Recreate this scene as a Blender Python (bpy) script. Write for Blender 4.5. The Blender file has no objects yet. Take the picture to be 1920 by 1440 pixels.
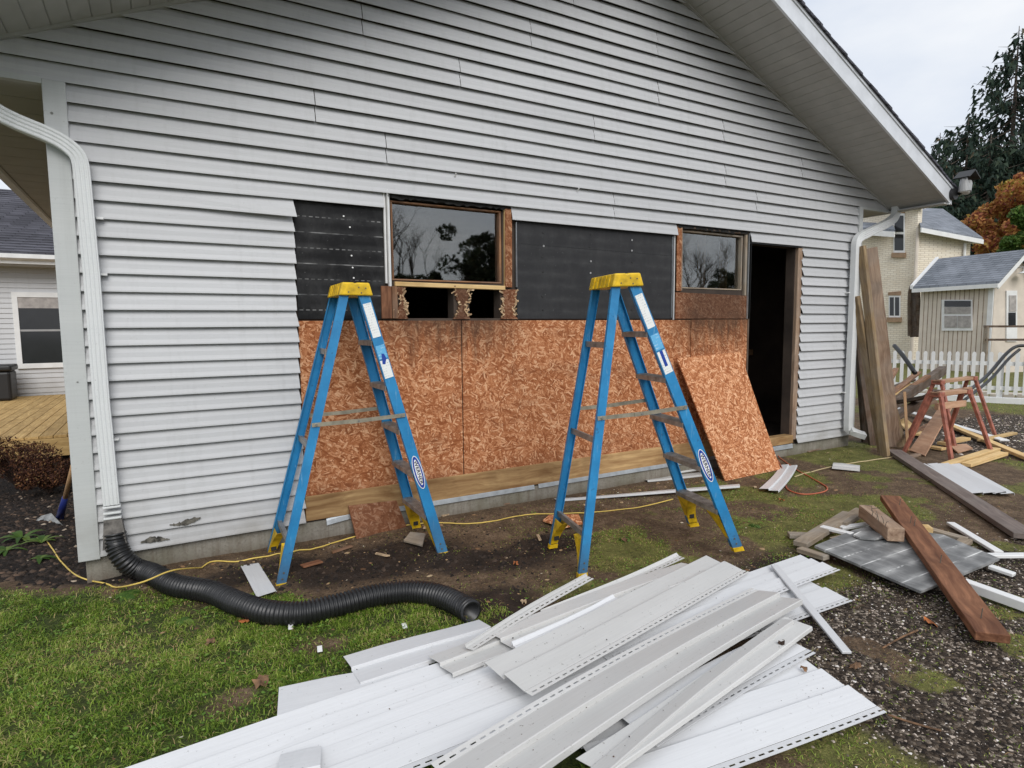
import bpy, bmesh, math, random
import numpy as np
from mathutils import Vector, Matrix

random.seed(7); rng = np.random.default_rng(11)
S = bpy.context.scene
COL = S.collection
R = math.radians

# ------------------------------------------------------------------ camera
CAM = np.array([0.0, -4.2017, 1.3023]); FPX = 1141.58
YAW, PIT, ROL = 0.522991, -0.0926694, -0.0091341
_fw = np.array([math.sin(YAW)*math.cos(PIT), math.cos(YAW)*math.cos(PIT), math.sin(PIT)])
_r0 = np.array([math.cos(YAW), -math.sin(YAW), 0.0]); _u0 = np.cross(_r0, _fw)
_rt = _r0*math.cos(ROL)+_u0*math.sin(ROL); _up = -_r0*math.sin(ROL)+_u0*math.cos(ROL)
cd = bpy.data.cameras.new('camera'); cam = bpy.data.objects.new('camera', cd); COL.objects.link(cam)
cd.sensor_width = 36; cd.lens = 36*FPX/1920; cd.clip_start = 0.05; cd.clip_end = 600
cam.matrix_world = Matrix(((_rt[0], _up[0], -_fw[0], CAM[0]), (_rt[1], _up[1], -_fw[1], CAM[1]), (_rt[2], _up[2], -_fw[2], CAM[2]), (0, 0, 0, 1)))
S.camera = cam

# ------------------------------------------------------------------ sky, sun, exposure
SUN_EL, SUN_AZ = 38.0, 192.0          # degrees; azimuth clockwise from +Y (behind the camera)
w = bpy.data.worlds.new('World'); S.world = w; w.use_nodes = True
wt = w.node_tree; wt.nodes.clear()
wo = wt.nodes.new('ShaderNodeOutputWorld'); bg = wt.nodes.new('ShaderNodeBackground')
sky = wt.nodes.new('ShaderNodeTexSky'); sky.sky_type = 'NISHITA'; sky.sun_disc = False
sky.sun_elevation = R(SUN_EL); sky.sun_rotation = R(SUN_AZ); sky.air_density = 1.0; sky.dust_density = 2.0
tc = wt.nodes.new('ShaderNodeTexCoord'); mp = wt.nodes.new('ShaderNodeMapping'); mp.inputs['Scale'].default_value = (1, 1, 2.6)
nz = wt.nodes.new('ShaderNodeTexNoise'); nz.inputs['Scale'].default_value = 2.2; nz.inputs['Detail'].default_value = 6; nz.inputs['Roughness'].default_value = .55
cr = wt.nodes.new('ShaderNodeValToRGB')
cr.color_ramp.elements[0].position = .32; cr.color_ramp.elements[0].color = (6.9, 7.6, 8.8, 1)
cr.color_ramp.elements[1].position = .68; cr.color_ramp.elements[1].color = (9.6, 9.8, 10.1, 1)
mx = wt.nodes.new('ShaderNodeMix'); mx.data_type = 'RGBA'; mx.inputs['Factor'].default_value = .9
wt.links.new(tc.outputs['Generated'], mp.inputs['Vector']); wt.links.new(mp.outputs[0], nz.inputs['Vector'])
wt.links.new(nz.outputs['Fac'], cr.inputs['Fac']); wt.links.new(sky.outputs[0], mx.inputs['A']); wt.links.new(cr.outputs[0], mx.inputs['B'])
wt.links.new(mx.outputs['Result'], bg.inputs['Color']); bg.inputs['Strength'].default_value = .084
wt.links.new(bg.outputs[0], wo.inputs['Surface'])
sd = bpy.data.lights.new('sun', 'SUN'); sd.energy = 1.5; sd.angle = R(35); sd.color = (1, .975, .94)
sun = bpy.data.objects.new('sun', sd); COL.objects.link(sun); sun.location = (0, -6, 12)
_sdir = Vector((math.sin(R(SUN_AZ))*math.cos(R(SUN_EL)), math.cos(R(SUN_AZ))*math.cos(R(SUN_EL)), math.sin(R(SUN_EL))))
sun.rotation_euler = _sdir.to_track_quat('Z', 'Y').to_euler()
vs = S.view_settings; vs.view_transform = 'Standard'; vs.look = 'None'; vs.gamma = 1; vs.use_curve_mapping = False; vs.exposure = 0.32
S.cycles.max_bounces = 6; S.cycles.diffuse_bounces = 3; S.cycles.glossy_bounces = 3; S.cycles.transmission_bounces = 5; S.cycles.transparent_max_bounces = 6

# ------------------------------------------------------------------ measuring helpers: photo pixel (1920 x 1440) -> place
def ray(u, v): return _fw+_rt*(u-960)/FPX-_up*(v-720)/FPX
def W(u, v, y=0.0):                     # point on the vertical plane y
    d = ray(u, v); t = (y-CAM[1])/d[1]; return Vector(CAM+d*t)
def G(u, v, z=-.16):                    # point on the level plane z
    d = ray(u, v); t = (z-CAM[2])/d[2]; return Vector(CAM+d*t)
def D(u, v, dist):                      # point at a horizontal distance
    d = ray(u, v); t = dist/math.hypot(d[0], d[1]); return Vector(CAM+d*t)

# ------------------------------------------------------------------ object helpers
def tag(o, label=None, cat=None, group=None, kind=None):
    if label: o['label'] = label
    if cat: o['category'] = cat
    if group: o['group'] = group
    if kind: o['kind'] = kind
    return o
def empty(name, loc=(0, 0, 0), rz=0.0, parent=None):
    o = bpy.data.objects.new(name, None); COL.objects.link(o); o.location = loc; o.rotation_euler[2] = rz
    o.empty_display_size = .1
    if parent: o.parent = parent
    return o
def link(name, me, mat=None, parent=None, loc=None, smooth=False):
    o = bpy.data.objects.new(name, me); COL.objects.link(o)
    if mat is not None and not me.materials: me.materials.append(mat)
    if parent is not None: o.parent = parent
    if loc is not None: o.location = loc
    if smooth: me.polygons.foreach_set('use_smooth', [True]*len(me.polygons))
    return o
def bevel(o, wd=.003, seg=2):
    m = o.modifiers.new('bevel', 'BEVEL'); m.width = wd; m.segments = seg; m.limit_method = 'ANGLE'; m.angle_limit = R(40); return o

class MB:
    def __init__(s): s.v = []; s.f = []
    def add(s, vs_, fs):
        n = len(s.v); s.v += [tuple(p) for p in vs_]; s.f += [tuple(i+n for i in f) for f in fs]; return s
    def box(s, x0, x1, y0, y1, z0, z1):
        return s.add([(x, y, z) for z in (z0, z1) for y in (y0, y1) for x in (x0, x1)],
                     [(0, 2, 3, 1), (4, 5, 7, 6), (0, 1, 5, 4), (2, 6, 7, 3), (0, 4, 6, 2), (1, 3, 7, 5)])
    def hexa(s, b, t):   # 4 bottom, 4 top (ccw seen from the top)
        return s.add(list(b)+list(t), [(3, 2, 1, 0), (4, 5, 6, 7), (0, 1, 5, 4), (1, 2, 6, 5), (2, 3, 7, 6), (3, 0, 4, 7)])
    def prism(s, poly, vec):
        n = len(poly); vec = Vector(vec); P = [Vector(q) for q in poly]
        return s.add(P+[q+vec for q in P], [tuple(range(n))[::-1], tuple(range(n, 2*n))]+[(i, (i+1) % n, n+(i+1) % n, n+i) for i in range(n)])
    def beam(s, a, b, wd, th, up=(0, 0, 1)):
        a = Vector(a); b = Vector(b); x = (b-a).normalized(); up = Vector(up)
        y = up.cross(x)
        if y.length < 1e-4: y = Vector((0, 1, 0)).cross(x)
        y.normalize(); z = x.cross(y)
        o = [y*wd/2*i+z*th/2*j for i, j in ((-1, -1), (1, -1), (1, 1), (-1, 1))]
        return s.add([a+q for q in o]+[b+q for q in o], [(3, 2, 1, 0), (4, 5, 6, 7), (0, 1, 5, 4), (1, 2, 6, 5), (2, 3, 7, 6), (3, 0, 4, 7)])
    def tube(s, path, rad, n=8, cap=True):
        P = [Vector(p) for p in path]; m = len(P)
        rr = rad if hasattr(rad, '__len__') else [rad]*m
        base = len(s.v); nrm = None
        for i in range(m):
            t = (P[min(i+1, m-1)]-P[max(i-1, 0)]).normalized()
            if nrm is None:
                nrm = t.cross(Vector((0, 0, 1)))
                if nrm.length < .05: nrm = t.cross(Vector((0, 1, 0)))
            nrm = (nrm-t*nrm.dot(t)).normalized(); bn = t.cross(nrm)
            for k in range(n):
                a = 2*math.pi*k/n; s.v.append(tuple(P[i]+(nrm*math.cos(a)+bn*math.sin(a))*rr[i]))
        for i in range(m-1):
            for k in range(n):
                a = base+i*n+k; b = base+i*n+(k+1) % n; s.f.append((a, b, b+n, a+n))
        if cap: s.f.append(tuple(base+k for k in range(n))[::-1]); s.f.append(tuple(base+(m-1)*n+k for k in range(n)))
        return s
    def mesh(s, name='m'):
        me = bpy.data.meshes.new(name); me.from_pydata(s.v, [], s.f); me.update(); return me
    def build(s, name, mat, parent=None, loc=None, smooth=False): return link(name, s.mesh(name), mat, parent, loc, smooth)

def np_mesh(name, V, F, attr=None):
    me = bpy.data.meshes.new(name); V = np.asarray(V, np.float32); F = np.asarray(F, np.int32)
    me.vertices.add(len(V)); me.vertices.foreach_set('co', V.ravel())
    k = F.shape[1]; me.loops.add(F.size); me.loops.foreach_set('vertex_index', F.ravel())
    me.polygons.add(len(F)); me.polygons.foreach_set('loop_start', np.arange(len(F), dtype=np.int32)*k)
    if attr:
        for nm, a in attr.items():
            at = me.attributes.new(nm, 'FLOAT', 'POINT'); at.data.foreach_set('value', np.asarray(a, np.float32))
    me.update(calc_edges=True); return me

def smooth_path(pts, n=8):
    P = [Vector(p) for p in pts]; out = []
    for i in range(len(P)-1):
        p0 = P[max(i-1, 0)]; p1 = P[i]; p2 = P[i+1]; p3 = P[min(i+2, len(P)-1)]
        for k in range(n):
            t = k/n
            out.append(.5*((2*p1)+(p2-p0)*t+(2*p0-5*p1+4*p2-p3)*t*t+(3*p1-p0-3*p2+p3)*t**3))
    out.append(P[-1]); return out

def lattice(x, y, seed=0):
    xi = np.floor(x).astype(int); yi = np.floor(y).astype(int); fx = x-xi; fy = y-yi
    def h(a, b):
        n = (a*374761393+b*668265263+seed*974634777) & 0x7fffffff
        n = ((n ^ (n >> 13))*1274126177) & 0x7fffffff
        return ((n ^ (n >> 16)) & 0xffff)/65535.0
    sx = fx*fx*(3-2*fx); sy = fy*fy*(3-2*fy)
    return (h(xi, yi)*(1-sx)+h(xi+1, yi)*sx)*(1-sy)+(h(xi, yi+1)*(1-sx)+h(xi+1, yi+1)*sx)*sy
def fbm(x, y, sc=1.0, o=4, seed=0):
    x = np.asarray(x, float); y = np.asarray(y, float); r = 0; a = .5; t = 0
    for i in range(o): r = r+a*lattice(x*sc+31.7*i, y*sc-17.3*i, seed+i); t += a; a *= .5; sc *= 2.03
    return r/t

# ------------------------------------------------------------------ materials
class NT:
    def __init__(s, name):
        s.m = bpy.data.materials.new(name); s.m.use_nodes = True; s.t = s.m.node_tree
        s.b = s.t.nodes['Principled BSDF']; s.o = s.t.nodes['Material Output']
    def n(s, typ, ins=None, **pr):
        nd = s.t.nodes.new('ShaderNode'+typ)
        for k, v in pr.items(): setattr(nd, k, v)
        for k, v in (ins or {}).items(): s.set(nd.inputs[k], v)
        return nd
    def set(s, sock, v):
        if isinstance(v, bpy.types.NodeSocket): s.t.links.new(v, sock)
        else: sock.default_value = v
    def math(s, op, a, b=None, c=None):
        nd = s.n('Math', operation=op); s.set(nd.inputs[0], a)
        if b is not None: s.set(nd.inputs[1], b)
        if c is not None: s.set(nd.inputs[2], c)
        return nd.outputs[0]
    def mix(s, f, a, b, blend='MIX'):
        nd = s.n('Mix', data_type='RGBA', blend_type=blend); s.set(nd.inputs['Factor'], f)
        s.set(nd.inputs['A'], (*a, 1) if isinstance(a, tuple) and len(a) == 3 else a); s.set(nd.inputs['B'], (*b, 1) if isinstance(b, tuple) and len(b) == 3 else b)
        return nd.outputs['Result']
    def ramp(s, f, stops):
        nd = s.n('ValToRGB'); s.set(nd.inputs[0], f); e = nd.color_ramp.elements
        while len(e) < len(stops): e.new(.5)
        for q, (p, c) in zip(e, stops): q.position = p; q.color = (*c, 1) if len(c) == 3 else c
        return nd.outputs[0]
    def step(s, f, a, b):
        nd = s.n('MapRange', {'Value': f, 'From Min': a, 'From Max': b}); nd.clamp = True; return nd.outputs[0]
    def coord(s, sc=(1, 1, 1), rot=(0, 0, 0), kind='Object', loc=(0, 0, 0)):
        t = s.n('TexCoord'); mpn = s.n('Mapping', {'Vector': t.outputs[kind], 'Scale': sc, 'Rotation': rot, 'Location': loc}); return mpn.outputs[0]
    def noise(s, vec, sc, det=4, rough=.55, dist=0.0):
        return s.n('TexNoise', {'Vector': vec, 'Scale': sc, 'Detail': det, 'Roughness': rough, 'Distortion': dist}).outputs['Fac']
    def voro(s, vec, sc, feature='F1', rand=1.0):
        return s.n('TexVoronoi', {'Vector': vec, 'Scale': sc, 'Randomness': rand}, feature=feature)
    def bump(s, h, st=.3, d=.01):
        s.set(s.b.inputs['Normal'], s.n('Bump', {'Height': h, 'Strength': st, 'Distance': d}).outputs[0])
    def fin(s, col, rough=.6, metal=0.0, spec=None):
        s.set(s.b.inputs['Base Color'], (*col, 1) if isinstance(col, tuple) and len(col) == 3 else col)
        s.set(s.b.inputs['Roughness'], rough); s.set(s.b.inputs['Metallic'], metal)
        if spec is not None: s.b.inputs['Specular IOR Level'].default_value = spec
        return s.m
    def rnd(s): return s.n('ObjectInfo').outputs['Random']

def m_plain(name, col, rough=.5, metal=0.0, var=.06, sc=6.0, bump=0.0, spec=None):
    t = NT(name); c = t.coord(); n1 = t.noise(c, sc, 5)
    d = tuple(max(0, x*(1-var*2.2)) for x in col); l = tuple(min(1, x*(1+var)) for x in col)
    if bump: t.bump(t.noise(c, sc*14, 3), bump, .004)
    return t.fin(t.ramp(n1, [(.3, d), (.7, l)]), rough, metal, spec)

def m_siding(name, a, b, dirt=.25, obvar=.06, base_dirt=False):
    t = NT(name); g = t.coord((1.2, 40, 60)); gr = t.noise(g, 3.0, 4, .6)
    big = t.noise(t.coord((.6, 1.5, 2.2)), 2.5, 4)
    col = t.mix(big, a, b)
    v = t.math('MULTIPLY_ADD', t.rnd(), obvar*2, 1-obvar)
    col = t.mix(1.0, col, t.n('CombineColor', {0: v, 1: v, 2: v}).outputs[0], 'MULTIPLY')
    col = t.mix(t.math('MULTIPLY', t.step(gr, .35, .75), .10), col, (.25, .25, .25), 'MULTIPLY')
    sp = t.noise(t.coord((1, 1, 1)), 55, 3, .7)
    dz = t.noise(t.coord((.7, 1, 1.2)), 5, 4)
    dm = t.math('MULTIPLY', t.step(sp, .64, .74), t.math('MULTIPLY', t.step(dz, .42, .6), dirt))
    col = t.mix(dm, col, (.10, .085, .06))
    if base_dirt:
        z = t.n('SeparateXYZ', {0: t.n('NewGeometry').outputs['Position']}).outputs['Z']
        k = t.math('MULTIPLY', t.step(z, .42, -.02), t.math('MULTIPLY', t.step(dz, .3, .75), .6))
        col = t.mix(k, col, (.2, .18, .14))
        st = t.noise(t.coord((9, 9, .35)), 2.0, 4, .6)
        col = t.mix(t.math('MULTIPLY', t.step(st, .52, .8), .16), col, (.22, .22, .2))
    t.bump(gr, .12, .002)
    return t.fin(col, .48, spec=.35)

def m_osb(name, hue=(1, 1, 1), dark=0.0, red=0.0):
    t = NT(name); best = None; bcol = None
    tint = lambda c: tuple(min(1, x*h) for x, h in zip(c, hue))
    # strands lie in the sheet's local x-z plane
    warp = t.n('TexNoise', {'Vector': t.coord(), 'Scale': 9.0, 'Detail': 2}).outputs['Color']
    for i, (ang, sx, sy) in enumerate(((.12, 19, 80), (.9, 22, 90), (1.75, 20, 84), (2.5, 19, 78), (-.45, 24, 98))):
        c = t.coord((1, 1, 1), (0, ang, 0), loc=(i*3.1, 0, i*1.7))
        c = t.n('VectorMath', {0: c, 1: t.n('VectorMath', {0: warp, 1: (.03, 0, .03)}, operation='MULTIPLY').outputs[0]}, operation='ADD').outputs[0]
        c = t.n('VectorMath', {0: c, 1: (sx, 0.001, sy)}, operation='MULTIPLY').outputs[0]
        vn = t.voro(c, 1.0); val = t.n('SeparateColor', {0: vn.outputs['Color']})
        vd = t.n('TexVoronoi', {'Vector': c, 'Scale': 1.0}, feature='DISTANCE_TO_EDGE').outputs['Distance']
        pr = val.outputs[0]; shade = val.outputs[1]
        edge = t.step(vd, 0.0, .10)
        shade = t.math('MULTIPLY', t.math('MULTIPLY_ADD', shade, .8, .2), t.math('MULTIPLY_ADD', edge, .35, .65))
        if best is None: best, bcol = pr, shade
        else:
            gt = t.math('GREATER_THAN', pr, best)
            mxn = t.n('Mix', {'Factor': gt, 'A': bcol, 'B': shade}, data_type='FLOAT'); bcol = mxn.outputs['Result']
            best = t.math('MAXIMUM', pr, best)
    fine = t.noise(t.coord((30, 1, 90)), 2, 4)
    sh = t.math('ADD', t.math('MULTIPLY', bcol, .85), t.math('MULTIPLY', fine, .18))
    col = t.ramp(sh, [(.10, tint((.13, .034, .010))), (.30, tint((.31, .100, .036))), (.55, tint((.47, .185, .078))), (.80, tint((.66, .33, .17))), (1, tint((.80, .50, .30)))])
    st = t.noise(t.coord((1.1, 1, 2.3)), 1.7, 5, .6)
    col = t.mix(t.math('MULTIPLY', t.step(st, .54, .76), max(0, .42+dark)), col, (.15, .075, .045))
    if red:        # rot and water stains run down below the two windows
        P3 = t.n('SeparateXYZ', {0: t.n('NewGeometry').outputs['Position']}); px_, pz_ = P3.outputs['X'], P3.outputs['Z']
        bx = lambda c0, hw_: t.step(t.math('ABSOLUTE', t.math('SUBTRACT', px_, c0)), hw_, hw_*.4)
        zone = t.math('MAXIMUM', bx(1.9, .75), bx(4.75, .75)); run = t.noise(t.coord((7, 1, 1.3)), 2.2, 5, .65)
        dep = t.step(t.math('ADD', pz_, t.math('MULTIPLY', run, .75)), 1.36, 1.72)
        col = t.mix(t.math('MULTIPLY', t.math('MULTIPLY', zone, dep), red), col, (.060, .036, .024))
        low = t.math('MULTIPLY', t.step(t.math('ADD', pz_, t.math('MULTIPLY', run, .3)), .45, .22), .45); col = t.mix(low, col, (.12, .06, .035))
    t.bump(sh, .3, .003)
    return t.fin(col, .8, spec=.2)

def m_wood(name, lo, hi, sc=1.0, grey=0.0, knots=True, rough=.75, bump=.25):
    t = NT(name); ri = t.n('ObjectInfo').outputs['Random']
    off = t.n('CombineXYZ', {0: t.math('MULTIPLY', ri, 17), 1: t.math('MULTIPLY', ri, 5), 2: ri}).outputs[0]
    c0 = t.n('VectorMath', {0: t.coord(), 1: off}, operation='ADD').outputs[0]
    wv = t.n('TexNoise', {'Vector': c0, 'Scale': 2.2, 'Detail': 2}).outputs['Fac']
    c1 = t.n('VectorMath', {0: c0, 1: (1.4*sc, 26*sc, 26*sc)}, operation='MULTIPLY').outputs[0]
    c1 = t.n('VectorMath', {0: c1, 1: t.n('CombineXYZ', {1: t.math('MULTIPLY', wv, 3.0), 2: t.math('MULTIPLY', wv, 2.0)}).outputs[0]}, operation='ADD').outputs[0]
    g = t.noise(c1, 1.6, 5, .6)
    col = t.ramp(g, [(.28, lo), (.55, tuple((a+b)/2 for a, b in zip(lo, hi))), (.74, hi)])
    v = t.math('MULTIPLY_ADD', ri, .3, .85)
    col = t.mix(1.0, col, t.n('CombineColor', {0: v, 1: v, 2: v}).outputs[0], 'MULTIPLY')
    bl = t.noise(c0, 3.5, 4); col = t.mix(t.math('MULTIPLY', t.step(bl, .5, .72), .4), col, tuple(x*.4 for x in lo))
    if grey:
        gn = t.noise(c0, 5.0, 4); col = t.mix(t.math('MULTIPLY', t.step(gn, .4, .65), grey), col, (.33, .31, .28))
    t.bump(g, bump, .004)
    return t.fin(col, rough, spec=.25)

def m_sheet(name, base, streak, amt=1.0, axis='Z', light=.5, pitch=.1016):
    """black foam sheet with the pale marks the siding left on it"""
    t = NT(name); sx = t.n('SeparateXYZ', {0: t.coord()}); z = sx.outputs[axis]; x = sx.outputs['X']
    ph = t.math('FRACT', t.math('DIVIDE', t.math('ADD', z, 10.0), pitch)); par = t.math('FRACT', t.math('DIVIDE', t.math('ADD', z, 10.0), pitch*2))
    d = t.math('ABSOLUTE', t.math('SUBTRACT', ph, .5))
    wob = t.noise(t.coord((2, 2, 2)), 3, 4); fad = t.step(wob, .42, .62)
    line = t.math('MULTIPLY', t.step(d, .045, .012), fad)
    dash = t.math('GREATER_THAN', t.math('FRACT', t.math('MULTIPLY', x, 24)), .42)
    line = t.math('MULTIPLY', line, t.math('MAXIMUM', dash, t.math('GREATER_THAN', par, .5)))
    band = t.math('MULTIPLY', t.step(d, .42, .02), t.step(t.noise(t.coord((1.3, 1, 3)), 3.1, 5, .65), .42, .75))
    dust = t.step(t.noise(t.coord((3, 1, 1.2)), 2.0, 6, .7), .45, .8)
    f = t.math('MINIMUM', t.math('ADD', t.math('MULTIPLY', line, light), t.math('ADD', t.math('MULTIPLY', band, .28*amt), t.math('MULTIPLY', dust, .16*amt))), 1.0)
    spk = t.step(t.noise(t.coord(), 60, 2), .72, .78)
    f = t.math('MAXIMUM', f, t.math('MULTIPLY', spk, .25))
    return t.fin(t.mix(f, base, streak), t.math('MULTIPLY_ADD', wob, .3, .45), spec=.22)

def m_concrete(name, a, b, moss=.3):
    t = NT(name); c = t.coord(); n = t.noise(c, 4, 6, .65); n2 = t.noise(c, 60, 4); z = t.n('SeparateXYZ', {0: t.n('NewGeometry').outputs['Position']}).outputs['Z']
    col = t.mix(t.step(n, .3, .7), a, b); col = t.mix(t.math('MULTIPLY', t.step(t.noise(c, 2.3, 5), .45, .62), moss), col, (.09, .095, .04))
    col = t.mix(t.math('MULTIPLY', t.step(n2, .52, .75), .5), col, (.10, .09, .075))
    run = t.noise(t.coord((14, 14, 1.5)), 1.6, 5, .65); col = t.mix(t.math('MULTIPLY', t.step(run, .48, .66), .45), col, (.13, .10, .07))
    sp = t.step(t.math('ADD', z, t.math('MULTIPLY', t.noise(c, 9, 4), .12)), -.02, -.12); col = t.mix(t.math('MULTIPLY', sp, .7), col, (.10, .07, .045))
    t.bump(n2, .6, .008); return t.fin(col, .9, spec=.2)

def m_shingle(name, a, b, sc=1.0, axis='Y'):
    """rows follow the height, tabs run along the slope's contour"""
    t = NT(name); sx = t.n('SeparateXYZ', {0: t.n('NewGeometry').outputs['Position']})
    c = t.n('CombineXYZ', {0: t.math('ADD', sx.outputs['X'], t.math('MULTIPLY', sx.outputs['Y'], .83)), 1: sx.outputs['Z'], 2: 0.0}).outputs[0]
    br = t.n('TexBrick', {'Vector': c, 'Color1': (*a, 1), 'Color2': (*b, 1), 'Mortar': (*[x*.3 for x in a], 1), 'Scale': 1.0, 'Mortar Size': .006, 'Brick Width': .27, 'Row Height': .066, 'Bias': -.1})
    n = t.noise(t.coord(), 90, 3)
    col = t.mix(t.math('MULTIPLY', n, .5), br.outputs['Color'], tuple(x*.45 for x in a))
    col = t.mix(t.math('MULTIPLY', t.step(t.noise(t.coord(), 1.2, 4), .45, .7), .25), col, tuple(min(1, x*1.5) for x in b))
    return t.fin(col, .9, spec=.15)

def m_brick(name):
    t = NT(name); sx = t.n('SeparateXYZ', {0: t.coord()})
    c = t.n('CombineXYZ', {0: t.math('ADD', sx.outputs['X'], sx.outputs['Y']), 1: sx.outputs['Z'], 2: 0.0}).outputs[0]
    br = t.n('TexBrick', {'Vector': c, 'Color1': (.88, .82, .70, 1), 'Color2': (.80, .72, .58, 1), 'Mortar': (.60, .52, .42, 1), 'Scale': 1.0, 'Mortar Size': .009, 'Brick Width': .21, 'Row Height': .072, 'Bias': .25})
    n = t.noise(t.coord(), 1.1, 5)
    col = t.mix(t.math('MULTIPLY', t.step(n, .5, .8), .3), br.outputs['Color'], (.30, .2, .13)); t.bump(br.outputs['Fac'], -.7, .012)
    return t.fin(col, .85, spec=.2)

def m_attr(name, stops, rough=.7, trans=0.0, attr='rnd', spec=.25):
    t = NT(name); a = t.n('Attribute', attribute_name=attr).outputs['Fac']; col = t.ramp(a, stops)
    t.fin(col, rough, spec=spec)
    if trans:
        tr = t.n('BsdfTranslucent', {'Color': col}); mxs = t.n('MixShader', {0: trans, 1: t.b.outputs[0], 2: tr.outputs[0]})
        t.t.links.new(mxs.outputs[0], t.o.inputs['Surface'])
    return t.m

MAT = {}
MAT['siding'] = m_siding('vinyl_siding_grey', (.525, .53, .54), (.585, .588, .597), .25, .05, True)
MAT['sheet_white'] = m_siding('vinyl_loose_white', (.62, .625, .635), (.72, .725, .735), .6, .09)
MAT['sheet_pale'] = m_siding('vinyl_loose_dusty', (.54, .534, .515), (.66, .655, .64), 1.0, .09)
MAT['trim'] = m_plain('white_trim', (.78, .78, .77), .45, var=.05)
MAT['post'] = m_siding('corner_post_grey', (.50, .52, .52), (.58, .59, .58), .3, .02, True)
MAT['spout'] = m_siding('downspout_white', (.70, .72, .72), (.78, .79, .79), .5, .02, True)
MAT['soffit'] = m_plain('soffit_grey', (.44, .435, .415), .55, var=.05)
MAT['fascia'] = m_plain('fascia_metal', (.72, .74, .77), .35, metal=.15, var=.06)
MAT['osb'] = m_osb('osb_wall', (.98, .97, .97), .05, .8)
MAT['osb_new'] = m_osb('osb_fresh', (1.14, 1.18, 1.22), -.45)
MAT['osb_wet'] = m_osb('osb_weathered', (.62, .62, .68), .3, .7)
MAT['plate'] = m_wood('treated_plate', (.24, .125, .05), (.60, .40, .19), .7, bump=.4)
MAT['wood_new'] = m_wood('fresh_pine', (.56, .36, .15), (.78, .58, .30), .8)
MAT['wood_brown'] = m_wood('brown_lumber', (.10, .038, .02), (.36, .17, .09), .8, bump=.4)
MAT['wood_grey'] = m_wood('grey_lumber', (.20, .155, .11), (.42, .34, .25), .9, .55)
MAT['wood_dark'] = m_wood('dark_lumber', (.05, .035, .025), (.17, .11, .075), .9, .2)
MAT['wood_plank'] = m_wood('grey_brown_plank', (.11, .085, .075), (.24, .19, .165), .9, .15)
MAT['wood_weather'] = m_wood('weathered_board', (.16, .095, .06), (.47, .34, .24), .7, .22, bump=.5)
MAT['wood_green'] = m_wood('treated_board', (.15, .095, .05), (.38, .275, .15), .9, .25)
MAT['wood_old'] = m_wood('old_frame_wood', (.12, .055, .03), (.38, .2, .10), 1.2, .15, bump=.5)
MAT['deck'] = m_wood('deck_cedar', (.36, .22, .08), (.66, .46, .2), .8)
MAT['torn'] = m_wood('torn_strands', (.34, .20, .10), (.74, .56, .36), 1.6, bump=.8)
MAT['plywood'] = m_wood('red_plywood', (.40, .22, .13), (.60, .39, .26), .5)
MAT['sawhorse'] = m_plain('red_oxide_paint', (.38, .13, .085), .6, var=.25, sc=14)
MAT['handle'] = m_wood('handle_wood', (.36, .2, .1), (.58, .37, .2), 1.5)
MAT['black_sheet'] = m_sheet('black_foam_sheet', (.007, .007, .008), (.40, .40, .40), .5, 'Z', .6)
MAT['black_plain'] = m_sheet('charcoal_foam_sheet', (.030, .030, .032), (.34, .34, .33), .34, 'Z', .0)
MAT['grey_sheet'] = m_sheet('grey_fibre_sheet', (.15, .152, .152), (.78, .78, .76), 2.0, 'Z', .9, .122)
MAT['sheet_edge'] = m_plain('sheet_edge', (.5, .49, .45), .8)
MAT['concrete'] = m_concrete('foundation_concrete', (.34, .32, .28), (.22, .20, .165))
MAT['flash'] = m_plain('galvanised_flashing', (.52, .55, .57), .38, metal=.55, var=.12, sc=12)
MAT['alu'] = m_plain('scuffed_aluminium', (.38, .36, .33), .45, metal=.5, var=.22, sc=18)
def m_ladder():
    t = NT('blue_fibreglass'); c = t.coord(); n1 = t.noise(c, 5, 5, .65); scr = t.noise(t.coord((60, 60, 7)), 1.0, 4, .6); bl = t.noise(c, 22, 4, .6)
    col = t.ramp(n1, [(.3, (.012, .165, .37)), (.7, (.022, .255, .53))])
    col = t.mix(t.math('MULTIPLY', t.step(scr, .60, .72), .45), col, (.30, .48, .60))
    col = t.mix(t.math('MULTIPLY', t.step(bl, .64, .70), .5), col, (.02, .06, .12))
    z = t.n('SeparateXYZ', {0: t.n('NewGeometry').outputs['Position']}).outputs['Z']
    col = t.mix(t.math('MULTIPLY', t.step(t.math('ADD', z, t.math('MULTIPLY', n1, .35)), .30, -.06), .6), col, (.09, .075, .055))
    return t.fin(col, t.math('MULTIPLY_ADD', n1, .3, .3))
MAT['blue'] = m_ladder()
MAT['yellow'] = m_plain('yellow_plastic', (.78, .50, .014), .45, var=.22, sc=16)
MAT['rubber'] = m_plain('black_rubber', (.02, .02, .02), .6)
MAT['brass'] = m_plain('zinc_spreader', (.50, .46, .36), .35, metal=.6, var=.15, sc=20)
MAT['rivet'] = m_plain('rivet', (.10, .09, .07), .5)
MAT['pipe'] = m_plain('black_drain_plastic', (.016, .016, .017), .36, var=.2, sc=5)
MAT['cord_yellow'] = m_plain('yellow_cord', (.72, .52, .12), .5, var=.1)
MAT['cord_orange'] = m_plain('orange_cord', (.50, .13, .06), .5, var=.1)
MAT['cord_pale'] = m_plain('pale_cord', (.5, .4, .22), .6)
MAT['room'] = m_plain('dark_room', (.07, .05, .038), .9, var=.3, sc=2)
MAT['stud'] = m_wood('room_stud', (.22, .12, .06), (.42, .26, .14))
MAT['paper'] = m_plain('torn_tar_paper', (.015, .014, .013), .8, var=.4, sc=20)
MAT['black'] = m_plain('black_satin', (.012, .012, .013), .45)
MAT['lampgrey'] = m_plain('lamp_grey', (.33, .33, .33), .45)
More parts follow.
